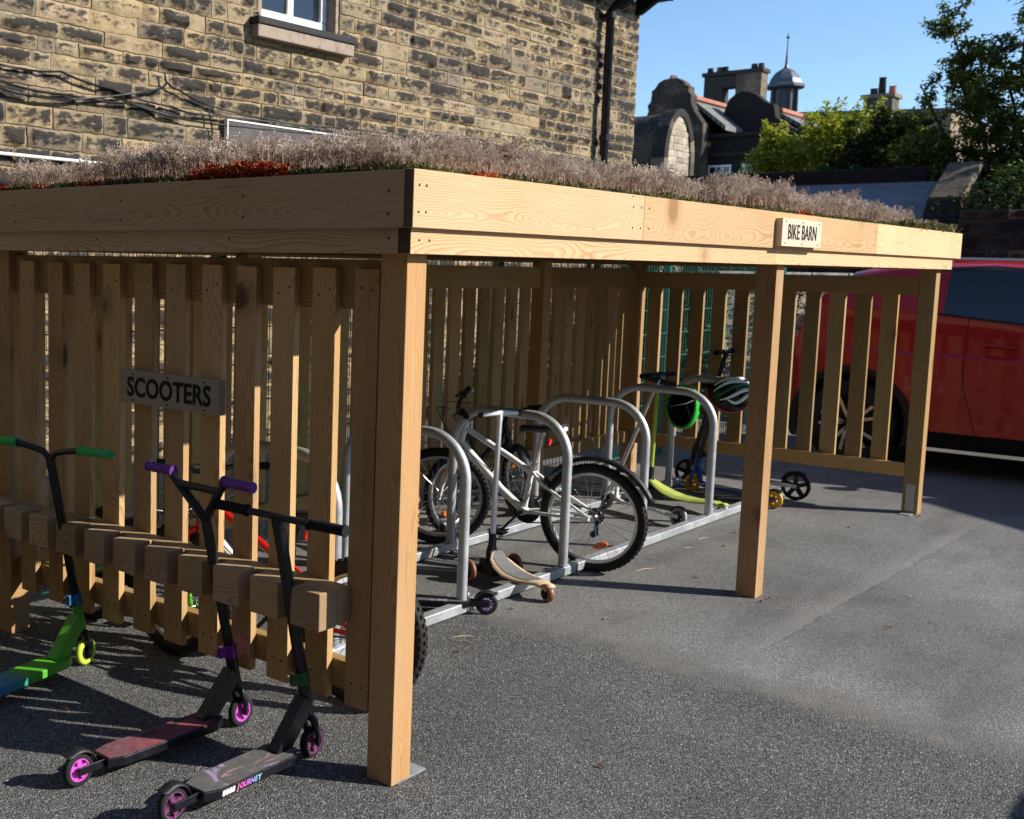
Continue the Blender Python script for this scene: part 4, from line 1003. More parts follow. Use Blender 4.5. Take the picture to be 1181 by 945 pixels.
mini_scooter('three wheeled scooter with lime pole and yellow green deck', (4.74, .90, 0), math.radians(79), 1, YGREEN, YGREEN, plain('lime tube', (.38, .46, .05), .35), BLACKP, BLACKP, GREYW, wb=.54, track=.15, zb=.885, bw=.34, grip=FOAM)

# ------------------------------------------------------------------ helmets
def helmet(label, loc, M, shell, liner, rib=None, rim=None, sc=1.0):
    h = thing('cycle_helmet', label, 'helmet', loc)
    h.rotation_euler = M.to_euler(); h.scale = (sc, sc, sc)
    def dome(r, v0, hole=True):
        vs = []; fs = []; nu, nv = 36, 14
        for i in range(nv + 1):
            v = v0 + (PI / 2 - v0) * i / nv
            for k in range(nu):
                a = 2 * PI * k / nu; vs.append((r[0] * math.cos(v) * math.cos(a), r[1] * math.cos(v) * math.sin(a), r[2] * math.sin(v) + .012 * math.cos(2 * a) * math.cos(v)))
        for i in range(nv):
            for k in range(nu):
                l = (k + 1) % nu
                # elongated vents
                if hole and 3 <= i <= 10 and (k % 6) in (2, 3) and not (i == 6 and k % 12 < 6): continue
                fs.append((i * nu + k, i * nu + l, (i + 1) * nu + l, (i + 1) * nu + k))
        return vs, fs
    mb = MB(); mb.add(*dome((.135, .10, .115), -.12)); o = mb.build('shell', shell, h, smooth=60); q = o.modifiers.new('s', 'SOLIDIFY'); q.thickness = .012
    mb = MB(); mb.add(*dome((.120, .086, .100), -.15, False)); o = mb.build('liner', liner, h, smooth=60); q = o.modifiers.new('s', 'SOLIDIFY'); q.thickness = .010
    if rib:
        for j, yy in enumerate((-.075, -.045, -.012, .022, .055)):
            mb = MB(); pts = []
            for i in range(15):
                t = -1 + 2 * i / 14; x = t * .128 * math.sqrt(max(0, 1 - (yy / .10) ** 2)); y = yy * (1 - .3 * t * t) + .012 * math.sin(t * 3 + j); z = .118 * math.sqrt(max(0, 1 - (x / .138) ** 2 - (y / .104) ** 2)) + .002
                pts.append((x, y, z))
            mb.tube(pts, [.003 + .0085 * math.sin(PI * i / 14) for i in range(15)], 8); mb.build('stripe', rib if j != 2 else GREENA, h, smooth=60)
    if rim:
        mb = MB(); pts = [(.137 * math.cos(a), .102 * math.sin(a), -.012 + .012 * math.cos(2 * a)) for a in [2 * PI * i / 32 for i in range(32)]]
        mb.tube(pts, .006, 8, closed=True); mb.build('rim', rim, h, smooth=60)
    mb = MB()
    for q in (1, -1): mb.tube([(.05, q * .08, -.01), (.02, q * .07, -.09), (0, q * .03, -.15), (-.01, 0, -.165)], .0035, 5); mb.tube([(-.07, q * .07, -.01), (.02, q * .07, -.09)], .0035, 5)
    mb.build('strap', BLACKP, h, smooth=60)
    return h
vr = Vector((math.cos(-.81 + 0), math.sin(-.81), 0)); vf = Vector((math.sin(.81), math.cos(.81), 0))
zax = (vr * .72 + vf * .60 + Vector((0, 0, -.12))).normalized(); xax = Vector((0, 0, 1)); xax = (xax - zax * xax.dot(zax)).normalized(); yax = zax.cross(xax)
helmet('black lined helmet with a neon green shell hanging open side out from a handlebar', (4.90, 1.26, .675), Matrix((xax, yax, zax)).transposed(), HGREEN, HDARK, sc=1.14)
zax = (-vf * .80 + Vector((0, 0, .55)) + vr * .15).normalized(); xax = (vr + Vector((0, 0, .30))); xax = (xax - zax * xax.dot(zax)).normalized(); yax = zax.cross(xax)
helmet('black helmet with white stripes and a red rim, hanging beside the middle post', (5.34, 1.12, .74), Matrix((xax, yax, zax)).transposed(), BLACKP, HDARK, WHITEP, REDP, sc=1.22)

# ------------------------------------------------------------------ parked car
m = NT('deep red car paint'); g = m.coord(); fl = m.voro(g, 900, 'F1', 'Color')
CARRED = m.done(m.mix(.5, (.50, .003, .010), fl, 'MULTIPLY'), .35, .0, .25, .55)
CARBLK = plain('black car plastic', (.010, .010, .011), .6, 0, .4)
car = thing('car', 'deep red parked hatchback car seen past the end of the shelter', 'car', (8.42, .975, 0), (0, 0, -PI / 2))
def lerp(tab, x):
    if x <= tab[0][0]: return tab[0][1]
    for (a, b), (c, d) in zip(tab, tab[1:]):
        if x <= c: t = (x - a) / (c - a); return b + (d - b) * t
    return tab[-1][1]
ZR = [(-.56, .80), (-.53, 1.02), (-.44, 1.22), (-.30, 1.50), (-.12, 1.64), (.2, 1.70), (.9, 1.72), (1.4, 1.69), (1.75, 1.60), (2.15, 1.33), (2.42, 1.13), (2.9, 1.06), (3.2, .96), (3.38, .80), (3.44, .55)]
HW = [(-.56, .66), (-.50, .78), (-.38, .85), (-.1, .895), (.4, .91), (2.4, .90), (2.9, .88), (3.2, .80), (3.38, .68), (3.44, .55)]
BELT = [(-.5, 1.36), (0, 1.34), (.6, 1.30), (1.2, 1.24), (2.2, 1.10), (3.4, 1.02)]
XS = [-.56, -.53, -.48, -.44, -.37, -.30, -.2, -.12, 0, .1, .2, .35, .5, .62, .75, .9, 1.05, 1.2, 1.4, 1.6, 1.75, 1.95, 2.15, 2.3, 2.42, 2.6, 2.8, 2.9, 3.05, 3.2, 3.3, 3.38, 3.44]
def section(x):
    zr = lerp(ZR, x); hw = lerp(HW, x); bt = lerp(BELT, x); lift = .10 if x < -.3 or x > 3.1 else 0
    P = [(.0, .22 + lift), (hw - .10, .22 + lift), (hw - .05, .27 + lift), (hw - .015, .345 + lift * .5), (hw - .005, .36 + lift * .5), (hw - .020, .56), (hw - .008, .72), (hw, .88), (hw + .004, .955), (hw - .022, .985), (hw - .040, 1.12), (hw - .055, bt - .02), (hw - .062, bt),
         (hw - .13, bt + (zr - bt) * .5), (hw - .215, max(bt, zr - .085)), (hw - .25, zr - .055), (hw - .33, zr - .028), (hw - .55, zr - .008), (0, zr)]
    return [(y, min(z, zr)) for y, z in P]
secs = [section(x) for x in XS]; n_ = len(secs[0]); vs = []; fs = []; mi = []
for x, sc in zip(XS, secs):
    for y, z in sc: vs.append((x, -y, z))
    for y, z in reversed(sc[1:-1]): vs.append((x, y, z))
R2 = 2 * n_ - 2
for i in range(len(XS) - 1):
    for k in range(R2):
        l = (k + 1) % R2; fs.append((i * R2 + k, (i + 1) * R2 + k, (i + 1) * R2 + l, i * R2 + l))
        kk = k if k < n_ - 1 else R2 - 1 - k; xm = (XS[i] + XS[i + 1]) / 2; q = 0
        if kk <= 3: q = 2
        if kk in (12, 13) and .56 < xm < 2.2: q = 1
        if kk == 11 and .5 < xm < 2.2: q = 2
        if kk == 14 and .5 < xm < 2.0: q = 2
        if kk >= 15 and 1.75 < xm < 2.42: q = 1
        if kk >= 13 and 1.75 < xm < 2.42: q = 1
        if kk >= 15 and -.44 < xm < -.2: q = 1
        mi.append(q)
fs += [tuple(range(R2)), tuple((len(XS) - 1) * R2 + k for k in range(R2))[::-1]]; mi += [0, 0]
mb = MB(); mb.add(vs, fs); mb.m = mi
body = mb.build('body', [CARRED, GLASS, CARBLK], car, smooth=32)
cut = MB()
for x in (0, 2.60):
    for q in (1, -1): cut.lathe([(0, q * .62), (.425, q * .62), (.425, q * 1.1), (0, q * 1.1)], 40, (x, 0, .365), (0, 1, 0))
cu = cut.build('cutter', CARBLK); bo = body.modifiers.new('b', 'BOOLEAN'); bo.object = cu; bo.solver = 'EXACT'; cu.parent = car
dg = bpy.context.evaluated_depsgraph_get(); me2 = bpy.data.meshes.new_from_object(body.evaluated_get(dg)); body.modifiers.clear(); body.data = me2; bpy.data.objects.remove(cu)
for x in (0, 2.60):
    for q in (1, -1):
        mb = MB(); mb.lathe([(.418, q * .60), (.424, q * .60), (.424, q * .905), (.445, q * .917), (.475, q * .915), (.48, q * .895), (.418, q * .895)], 48, (x, 0, .365), (0, 1, 0), closed=True)
        mb.v = [(a, b, max(c, .215)) for a, b, c in mb.v]; mb.build('arch_trim', CARBLK, car, smooth=40)
        w_ = MB(); prof = [(.235, -.10), (.30, -.105), (.345, -.095), (.358, -.07), (.360, 0), (.358, .07), (.345, .095), (.30, .105), (.235, .10)]
        w_.lathe(prof, 48, (0, 0, 0), (0, 1, 0)); t = w_.build('wheel', RUBBER, car, smooth=40); t.location = (x, q * .79, .360)
        r_ = MB(); r_.lathe([(.240, -.10), (.246, -.10), (.246, .10), (.240, .10)], 40, (0, 0, 0), (0, 1, 0), closed=True)
        r_.lathe([(0, q * .035), (.238, q * .035), (.238, q * .03), (0, q * .03)], 40, (0, 0, 0), (0, 1, 0)); r_.build('rim', CARBLK, t, smooth=40)
        for k in range(5):
            a = 2 * PI * k / 5 + .5; mb = MB()
            for da in (-.17, .17):
                p0 = Vector((math.cos(a) * .045, q * .085, math.sin(a) * .045)); p1 = Vector((math.cos(a + da * 1.3) * .238, q * .085, math.sin(a + da * 1.3) * .238)); mb.beam(p0, p1, .028, .03, (0, 1, 0))
            mb.build('spoke', ALU, t, bevel=.003)
        mb = MB(); mb.lathe([(0, q * .10), (.035, q * .10), (.05, q * .07)], 16, (0, 0, 0), (0, 1, 0)); mb.build('hub_cap', CARBLK, t, smooth=50)
def seam(pts, name='door_seam', r=.0035):
    mb = MB(); mb.tube(pts, r, 5); mb.build(name, CARBLK, car)
for q in (-1, 1):
    for x in (.80, 1.75):
        P = section(x); seam([(x + (.30 * max(0, .75 - z) if x < 1 else 0), q * (y + .0005), z) for y, z in P[4:12]])
    mb = MB(); mb.tube([(.92, q * .893, 1.06), (.96, q * .915, 1.065), (1.10, q * .917, 1.06), (1.14, q * .898, 1.05)], .012, 8); mb.build('door_handle', CARRED, car, smooth=50)
    mb = MB(); mb.ellipsoid((2.02, q * .985, 1.16), (.07, .085, .06)); mb.beam((2.0, q * .86, 1.12), (2.02, q * .95, 1.13), .05, .03); mb.build('door_mirror', CARRED, car, smooth=60)
    mb = MB(); mb.box((-.545, q * .62 - .13, .92), (-.40, q * .62 + .14, 1.06)); mb.build('tail_light', REDL, car, bevel=.02)
    mb = MB(); mb.tube([(.15, q * .60, 1.705), (.3, q * .60, 1.735), (1.5, q * .58, 1.715), (1.62, q * .58, 1.675)], .012, 8); mb.build('roof_rail', ALU, car, smooth=50)
    mb = MB(); mb.box((3.18, q * .58 - .17, .74), (3.36, q * .58 + .15, .88)); mb.build('headlight', plain('headlight lens', (.5, .5, .52), .1, .3), car, bevel=.03)

# ------------------------------------------------------------------ boundary walls, outbuilding behind the car
def wall_run(label, p0, p1, h, mat, th=.35, cope=None, seed=3, grid=(4, 3), name='stone_wall', ch=(.13, .2), core=MORTAR, blk=(.2, .6)):
    p0 = Vector(p0); p1 = Vector(p1); d = p1 - p0; L = d.length; ang = math.atan2(d.y, d.x)
    w_ = thing(name, label, 'wall', (p0.x, p0.y, 0), (0, 0, ang))
    stone_courses('face', 0, L, 0, h, mat, w_, ch=ch, bl=blk, seed=seed, grid=grid)
    mb = MB(); mb.box((.004, .012, 0), (L - .004, th, h - .004)); mb.build('core', core, w_)
    if cope:
        x = -.02; k = 0
        mb = MB()
        while x < L: l = random.uniform(.4, .7); mb.box((x + .004, -.05, h + .002), (min(x + l, L + .03) - .004, th + .05, h + .10)); x += l
        mb.build('coping', cope, w_, bevel=.015)
    return w_
m = NT('pale stone coping'); g = m.coord(); COPE = m.done(m.ramp(m.noise(g, 9, 6, .7), [(.3, (.12, .11, .10)), (.55, (.36, .34, .30)), (.75, (.50, .48, .43))]), .9)
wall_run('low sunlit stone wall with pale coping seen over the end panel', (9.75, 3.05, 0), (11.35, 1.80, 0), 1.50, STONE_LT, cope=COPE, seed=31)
wall_run('tall stone wall in near black shade colour beyond the red car roof', (11.6, 1.22, 0), (11.6, -6.5, 0), 2.30, STONE_BK, seed=32, name='boundary_wall', core=STONE_BK)  # the wall's shade is put into its near-black stone
ob = thing('outbuilding', 'low outbuilding with a bluish slate roof below the bright hedge', 'building', (12.6, 1.75, 0))
stone_courses('wall', 0, 2.9, 0, 2.25, STONE_DK, ob, seed=33, grid=(4, 3), M=Matrix.Translation((0, 2.9, 0)) @ Matrix.Rotation(-PI / 2, 4, 'Z'))
mb = MB(); mb.box((.012, .001, 0), (2.4, 2.9, 2.24)); mb.build('core', STONE_DK, ob)
m = NT('bluish slates'); g = m.coord(); br = m.n('ShaderNodeTexBrick'); m.set(br.inputs['Vector'], m.vmath('MULTIPLY', m.comb(m.sep(g)[1], m.sep(g)[2], 0), (1, 1.6, 1))); br.inputs['Scale'].default_value = 3.2; br.inputs['Mortar Size'].default_value = .015
m.set(br.inputs['Color1'], (.15, .165, .19)); m.set(br.inputs['Color2'], (.21, .225, .25)); m.set(br.inputs['Mortar'], (.10, .11, .12)); SLATEB = m.done(m.mix(m.mapr(m.noise(g, 3, 5), .45, .7, 0, .6), br.outputs[0], (.26, .26, .25)), .6)
mb = MB(); mb.add([(-.20, -.05, 2.20), (-.20, 3.15, 2.20), (.75, 3.15, 2.74), (.75, -.05, 2.74), (-.20, -.05, 2.16), (-.20, 3.15, 2.16), (.75, 3.15, 2.70), (.75, -.05, 2.70)], [(0, 1, 2, 3), (4, 7, 6, 5), (0, 4, 5, 1), (1, 5, 6, 2), (2, 6, 7, 3), (3, 7, 4, 0)]); mb.build('slate_roof', SLATEB, ob)
mb = MB(); mb.box((.76, .25, 2.25), (1.2, 3.9, 2.93)); mb.build('parapet', STONE_BK, ob, bevel=.03)
mb = MB(); mb.prism([(-.35, 0), (1.5, 0), (1.5, 2.5), (.95, 2.86), (.72, 2.90), (-.10, 2.42), (-.35, 2.1)], -.30, -.06, Matrix(((1, 0, 0, 0), (0, 0, 1, 0), (0, 1, 0, 0), (0, 0, 0, 1)))); mb.build('gable', STONE_DK, ob, bevel=.03)
mb = MB()
for a, b in (((-.38, 2.08), (-.12, 2.44)), ((-.12, 2.45), (.70, 2.92)), ((.74, 2.92), (1.0, 2.86))): mb.beam((a[0], -.18, a[1]), (b[0], -.18, b[1]), .36, .09)
mb.build('gable_coping', STONE_DK, ob, bevel=.015)

# ------------------------------------------------------------------ old school buildings far behind
sch = thing('school_building', 'stone school coloured near black for its shade, with curved gables, slate roofs and red ridge tiles in the distance', 'building', (36, 12, 0))
SCHC = stone('chimney stone', (.30, .24, .15), (.05, .045, .04), .45)
SCH = stone('far shade dark stone', (.075, .062, .048), (.022, .02, .02), .10)  # shade of the school walls is put into this near-black colour
T0 = Matrix.Translation((-36, -12, 0))
YZ = lambda x: Matrix(((0, 0, 1, x - 36), (1, 0, 0, -12), (0, 1, 0, 0), (0, 0, 0, 1)))
def W(lo, hi): return (lo[0] - 36, lo[1] - 12, lo[2]), (hi[0] - 36, hi[1] - 12, hi[2])
ga = [(19.2, 0), (19.2, 5.6), (18.4, 5.75), (17.6, 6.05), (17.057, 6.46), (16.72, 6.65), (16.539, 6.869), (16.47, 7.05), (16.52, 7.25), (16.41, 7.36), (16.38, 7.62), (16.40, 7.72), (16.28, 7.80), (16.16, 7.98), (15.98, 8.08), (15.78, 8.10), (15.72, 8.24), (15.66, 8.10), (15.46, 8.08), (15.28, 7.96), (15.18, 7.82), (15.07, 7.80), (15.08, 7.62), (14.98, 7.5), (14.97, 7.24), (14.85, 6.95), (14.66, 6.7), (14.5, 6.5), (14.5, 0)]
mb = MB(); mb.prism(ga, 0, .5, YZ(36)); mb.build('curved_gable', SCH, sch, bevel=.03)
mb = MB(); mb.box(*W((36.52, 14.6, 0), (50, 19.2, 5.7))); mb.box(*W((36.9, 11.0, 0), (50, 14.59, 6.1))); mb.build('walls', SCH, sch)
def gable_roof(name, x0, x1, yr, zr, y0, z0, y1, z1):
    mb = MB(); V = []
    for x in (x0, x1): V += [(x - 36, y0 - 12, z0), (x - 36, yr - 12, zr), (x - 36, y1 - 12, z1)]
    V += [(a, b, c - .15) for a, b, c in V]
    mb.add(V, [(0, 3, 4, 1), (1, 4, 5, 2), (6, 7, 10, 9), (7, 8, 11, 10), (0, 1, 7, 6), (1, 2, 8, 7), (3, 9, 10, 4), (4, 10, 11, 5), (0, 6, 9, 3), (2, 5, 11, 8)])
    r = mb.build(name, SLATE, sch); mb = MB(); mb.beam((x0 - 36, yr - 12, zr + .03), (x1 - 36, yr - 12, zr + .03), .34, .14); mb.build('ridge_tile', TERRA, r, bevel=.03); return r
gable_roof('slate_roof', 36.5, 41.5, 15.15, 7.42, 13.95, 6.45, 16.8, 6.1)
gable_roof('slate_roof', 38.5, 46.0, 13.0, 7.06, 11.0, 5.85, 15.0, 5.9)
gb = [(14.95, 0), (14.95, 6.55), (14.7, 6.95), (14.62, 7.2), (14.52, 7.5), (14.30, 7.68), (14.05, 7.76), (13.80, 7.72), (13.55, 7.60), (13.3, 7.38), (13.14, 7.28), (12.98, 7.25), (12.92, 7.0), (12.88, 6.8), (12.3, 6.4), (11.3, 5.8), (11.2, 0)]
mb = MB(); mb.prism(gb, 0, .5, YZ(38)); mb.build('curved_gable', SCH, sch, bevel=.03)
mb = MB(); mb.box(*W((36.75, 10.9, 5.45), (36.899, 14.6, 5.6))); mb.box(*W((36.7, 10.9, 6.1), (37.2, 14.6, 6.22))); mb.build('string_course', STONE_DK, sch)
for (ya, yb) in ((13.83, 14.62), (12.66, 13.45), (11.4, 12.2)):
    mb = MB(); mb.box(*W((36.86, ya, 3.9), (36.899, yb, 5.18))); p = mb.build('window', WHITEP, sch)
    for i in range(3):
        for j in range(3):
            w3 = (yb - ya - .08) / 3; mb = MB(); mb.box(*W((36.85, ya + .05 + i * w3, 3.96 + j * .40), (36.858, ya + .05 + i * w3 + w3 - .045, 3.96 + j * .40 + .35)), axis=1); mb.build('pane', plain('sky lit pane', (.12, .15, .19), .15) if (i + j) % 2 else GLASS, p)
# double chimney with an arch between its stacks
mb = MB(); mb.box(*W((42, 16.40, 6), (42.6, 17.12, 9.0))); mb.box(*W((42, 14.95, 6), (42.6, 15.90, 9.02))); mb.box(*W((42.01, 15.901, 8.55), (42.59, 16.399, 8.98))); mb.box(*W((42.01, 15.901, 6), (42.59, 16.399, 7.85)))
mb.box(*W((41.93, 14.88, 9.021), (42.67, 17.20, 9.16))); ck = mb.build('chimney', SCHC, sch)
for y in (17.02, 16.66, 16.44, 15.35, 15.1): mb = MB(); mb.lathe([(.12, 0), (.13, .02), (.10, .18), (.12, .21), (.08, .22), (.08, .0)], 12, (42.3 - 36, y - 12, 9.16)); mb.build('chimney_pot', STONE_DK, ck, smooth=40)
# cupola
cx_, cy_ = 46.5 - 36, 15.7 - 12
mb = MB(); mb.lathe([(0, 7.2), (.62, 7.2), (.62, 7.95), (.50, 8.0), (.46, 8.05), (.43, 8.06), (.43, 8.95), (.66, 8.97), (.78, 9.02), (.78, 9.10), (.66, 9.16), (.60, 9.35), (.42, 9.60), (.20, 9.74), (.10, 9.80), (.06, 9.95), (.025, 10.6), (.02, 11.15), (0, 11.2)], 8, (cx_, cy_, 0))
cp = mb.build('cupola', LEAD, sch)
for k in range(8): a = 2 * PI * k / 8 + PI / 8 * 0; mb = MB(); mb.beam((cx_ + math.cos(a) * .50, cy_ + math.sin(a) * .50, 8.06), (cx_ + math.cos(a) * .48, cy_ + math.sin(a) * .48, 8.96), .10, .10); mb.build('column', plain('weathered timber', (.06, .06, .06)) if k else WHITEP, cp)
mb = MB(); mb.lathe([(0, 0), (.06, .03), (.07, .07), (.03, .12), (0, .12)], 8, (cx_, cy_, 10.95)); mb.build('finial', LEAD, cp)
gable_roof('slate_roof', 50.0, 60, 17.0, 8.5, 10.5, 8.2, 19, 6.5)
mb = MB(); mb.box(*W((50.2, 10.5, 5), (58, 19, 8.15))); mb.build('wing', STONE_BK, sch)
mb = MB(); mb.box(*W((49.2, 12.42, 6), (50.1, 13.5, 8.70))); mb.box(*W((49.1, 12.32, 8.701), (50.2, 13.6, 8.85))); ck = mb.build('chimney', SCHC, sch)
for y, hh in ((13.25, .28), (12.95, .70), (12.55, .32)): mb = MB(); mb.lathe([(.14, 0), (.15, .02), (.13, hh - .04), (.16, hh), (.09, hh), (.09, .0)], 12, (49.6 - 36, y - 12, 8.85)); mb.build('chimney_pot', TERRA if hh > .3 and y < 12.6 else STONE_DK, ck, smooth=40)
# arched stone gable nearer, sun and shade put into its pale front and near-black body
am = thing('arched_stone_turret', 'round topped stone turret with a narrow window, sun painted in by paler stone on its front', 'turret', (21.78, 9.25, 0))
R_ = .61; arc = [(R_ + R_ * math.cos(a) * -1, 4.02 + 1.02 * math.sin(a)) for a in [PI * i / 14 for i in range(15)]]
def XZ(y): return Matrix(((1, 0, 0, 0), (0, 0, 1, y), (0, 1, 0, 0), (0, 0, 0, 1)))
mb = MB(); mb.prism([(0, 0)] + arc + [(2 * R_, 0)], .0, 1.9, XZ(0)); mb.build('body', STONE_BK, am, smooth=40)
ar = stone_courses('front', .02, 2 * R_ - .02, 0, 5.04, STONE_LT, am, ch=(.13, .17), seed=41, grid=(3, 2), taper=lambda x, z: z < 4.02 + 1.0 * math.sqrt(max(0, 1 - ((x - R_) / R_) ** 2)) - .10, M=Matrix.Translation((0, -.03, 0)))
mb = MB(); op = [(R_ - (R_ + .16) * math.cos(a), 4.02 + 1.12 * math.sin(a)) for a in [PI * i / 14 for i in range(15)]]; ip = [(R_ - (R_ - .03) * math.cos(a), 4.02 + .96 * math.sin(a)) for a in [PI * i / 14 for i in range(15)]]
ring = [(op[0][0], 0)] + op + [(op[-1][0], 0), (ip[-1][0], 0)] + ip[::-1] + [(ip[0][0], 0)]
M_ = XZ(-.07); n0 = len(op)
for (a, b, c, d) in [(op[i], op[i + 1], ip[i + 1], ip[i]) for i in range(n0 - 1)] + [((op[0][0], 2.0), op[0], ip[0], (ip[0][0], 2.0)), (op[-1], (op[-1][0], 2.0), (ip[-1][0], 2.0), ip[-1])]: mb.prism([a, b, c, d], 0, .30, M_)
mb.build('arch_moulding', STONE_DK, am)
mb = MB(); mb.box((R_ - .12, -.085, 2.9), (R_ + .10, -.05, 3.52)); mb.build('narrow_window', GLASS, am); mb = MB(); mb.box((R_ - .22, -.11, 3.55), (R_ + .20, -.05, 3.66)); mb.build('lintel', STONE_DK, am)

# ------------------------------------------------------------------ trees and hedges
BARK = plain('grey brown bark', (.075, .055, .04), .9, 0, .2, nz=.4, scale=20, bump=.6, bscale=40)
LF_T = leafmat('holly leaf', (.075, .12, .022), (.21, .26, .05), (.28, .32, .08), .38, .4)
LF_D = leafmat('shade toned evergreen leaf', (.030, .055, .013), (.075, .115, .025), None, .42, .25)  # darker leaf colour stands for foliage in shade
LF_B = leafmat('bright laurel leaf', (.22, .27, .02), (.46, .47, .05), (.52, .50, .10), .45, .45)
LF_I = leafmat('ivy leaf', (.012, .028, .008), (.03, .05, .014), None, .5, .15)
def foliage(name, pts, size, mat, parent, asp=.45):
    n = len(pts); P = np.array(pts, dtype=np.float64)
    a = np.random.uniform(0, 2 * PI, n); e = np.random.normal(.1, .55, n); d = np.stack([np.cos(a) * np.cos(e), np.sin(a) * np.cos(e), np.sin(e)], 1)
    s = np.stack([-np.sin(a), np.cos(a), np.random.normal(0, .5, n)], 1); s /= np.linalg.norm(s, axis=1)[:, None]; u = np.cross(d, s)
    l = (size * np.random.uniform(.6, 1.3, n))[:, None]; w = l * asp
    V = np.stack([P, P + d * l * .5 + s * w * .5 + u * w * .18, P + d * l - u * l * .1, P + d * l * .5 - s * w * .5 + u * w * .18], 1).reshape(-1, 3)
    F = np.arange(4 * n).reshape(n, 4); rc = np.repeat(np.random.rand(n, 3), 4, axis=0)
    o = stuff_mesh(name, V, F, [mat], np.zeros(n), '', '', rc); o.parent = parent; return o
def tree(label, base, tips, rl, n, size, mat, name='tree', spread=.3, inner=.3, r0=.10):
    t = thing(name, label, 'tree', base); B = Vector(base); mb = MB(); fork = Vector((0, 0, .9)); pts = []
    mb.tube([(0, 0, -.05), (.03, 0, .4), fork], [r0, r0 * .85, r0 * .75], 10); tr = mb.build('trunk', BARK, t, smooth=60)
    mb = MB(); tw = []
    for q in tips:
        T = Vector(q) - B; L = (T - fork).length; P = []
        for i in range(9):
            f = i / 8; p = fork.lerp(T, f); p += Vector((noise.noise(p * 1.1 + Vector((3, 0, 0))), noise.noise(p * 1.1 + Vector((0, 7, 0))), noise.noise(p * 1.3) * .5)) * .28 * math.sin(PI * f) * rl; P.append(p)
        mb.tube(P, [r0 * .55 * (1 - .88 * i / 8) for i in range(9)], 6)
        for k in range(26):
            f = inner + (1 - inner) * random.random() ** .8; i = min(7, int(f * 8)); p = P[i].lerp(P[i + 1], f * 8 - i)
            d = Vector((random.gauss(0, 1), random.gauss(0, 1), random.gauss(.35, .7))).normalized(); l = spread * random.uniform(.35, 1.15) * (1.15 - .55 * f); e = p + d * l
            mb.tube([p, p.lerp(e, .5) + Vector((0, 0, .02)), e], [.010, .007, .003], 4); tw.append((p, e))
    mb.build('limb', BARK, tr, smooth=60)
    for k in range(n):
        p, e = random.choice(tw); f = random.random() ** .6; c = p.lerp(e, f); pts.append(c + Vector((random.gauss(0, .035), random.gauss(0, .035), random.gauss(0, .035))))
    foliage('foliage', pts, size, mat, t); return t
tree('tall loose evergreen tree with upright sprays against the sky behind the car', (14.4, 1.0, 0),
     [(14.0, 2.08, 4.88), (14.1, 1.72, 4.55), (14.0, 2.32, 4.02), (13.9, 2.42, 3.60), (14.2, 1.25, 5.25), (14.3, .85, 5.9), (14.2, .35, 5.4), (13.8, 1.75, 3.95), (13.7, 2.05, 3.25), (14.0, 1.05, 4.25), (14.6, .6, 4.6), (13.7, .7, 3.4), (13.8, 1.4, 3.3), (14.6, 1.6, 3.9), (14.4, -.2, 4.6), (14.0, .1, 3.7), (14.9, 1.0, 5.0), (13.6, 1.9, 2.9), (13.5, 1.2, 2.9), (13.6, .5, 2.9), (14.2, 1.9, 4.3), (14.2, .9, 3.9), (14.5, .3, 4.3), (13.7, 1.0, 3.6), (13.8, .2, 3.2), (14.0, 2.4, 3.2), (14.2, 1.45, 4.6), (14.5, .7, 5.2), (13.9, -.4, 3.6)], 1.0, 62000, .078, LF_T, 'evergreen_tree', .52, .30)
tree('dense evergreen, darkened in leaf colour for shade, between the bright hedge and the tall tree', (14.9, 2.8, 0),
     [(14.6, 3.2, 3.7), (14.6, 2.85, 3.85), (14.7, 2.5, 3.75), (14.4, 2.3, 3.4), (14.5, 3.35, 3.3), (14.4, 2.8, 3.2), (14.9, 3.1, 3.4), (14.3, 2.0, 3.1), (14.5, 1.7, 3.2), (14.3, 3.0, 2.9), (14.3, 2.5, 2.9), (14.5, 3.5, 3.0)], .8, 26000, .08, LF_D, 'evergreen_tree', .45, .3)
def bush(label, name, c, r, n, size, mat, lumps=26, cat='hedge'):
    t = thing(name, label, cat, (c[0], c[1], 0)); pts = []; L = []
    for k in range(lumps):
        a = random.uniform(0, 2 * PI); q = random.random() ** .42; x = math.cos(a) * q * r[0]; y = math.sin(a) * q * r[1]
        top = r[2] * (1 - .16 * q ** 4) + random.gauss(0, .10); L.append((x, y, top - .25, random.uniform(.22, .42)))
        L.append((x, y, top * random.uniform(.2, .8), random.uniform(.3, .5)))
    for k in range(lumps * 2 if r[2] > 3 else 0):
        x, y, z, rr = random.choice(L[::2]); hh = random.uniform(.15, .42); dx, dy = random.gauss(0, .12), random.gauss(0, .12)
        for i in range(60): f = random.random(); pts.append((x + dx * f + random.gauss(0, .035), y + dy * f + random.gauss(0, .035), z + rr * .7 + hh * f))
    for k in range(n):
        x, y, z, rr = random.choice(L); d = Vector((random.gauss(0, 1), random.gauss(0, 1), random.gauss(.15, 1))).normalized() * rr * random.random() ** .35
        pts.append((x + d.x, y + d.y, max(.05, z + d.z)))
    foliage('foliage', pts, size, mat, t); mb = MB()
    for k in range(9): x, y, z, rr = random.choice(L); mb.tube([(x * .2, y * .2, 0), (x * .7, y * .7, z * .5), (x, y, z)], [.03, .02, .008], 5)
    mb.build('stem', BARK, t, smooth=60); return t
bush('bright yellow green sunlit hedge in front of the dark school', 'laurel_hedge', (16.2, 3.95), (.6, 1.15, 3.72), 38000, .085, LF_B, 60)
bush('dark hedge added to stand in for the shade behind the mesh fence', 'dark_fill_hedge', (10.35, 3.55), (.75, 1.15, 1.60), 16000, .06, LF_I, 40)  # near-black hedge added to darken gaps where only shade is known
bush('dark laurel bush behind the mesh fence near the building corner', 'laurel_bush', (9.0, 3.3), (.6, .7, 1.58), 9000, .06, LF_I, 26, 'bush')
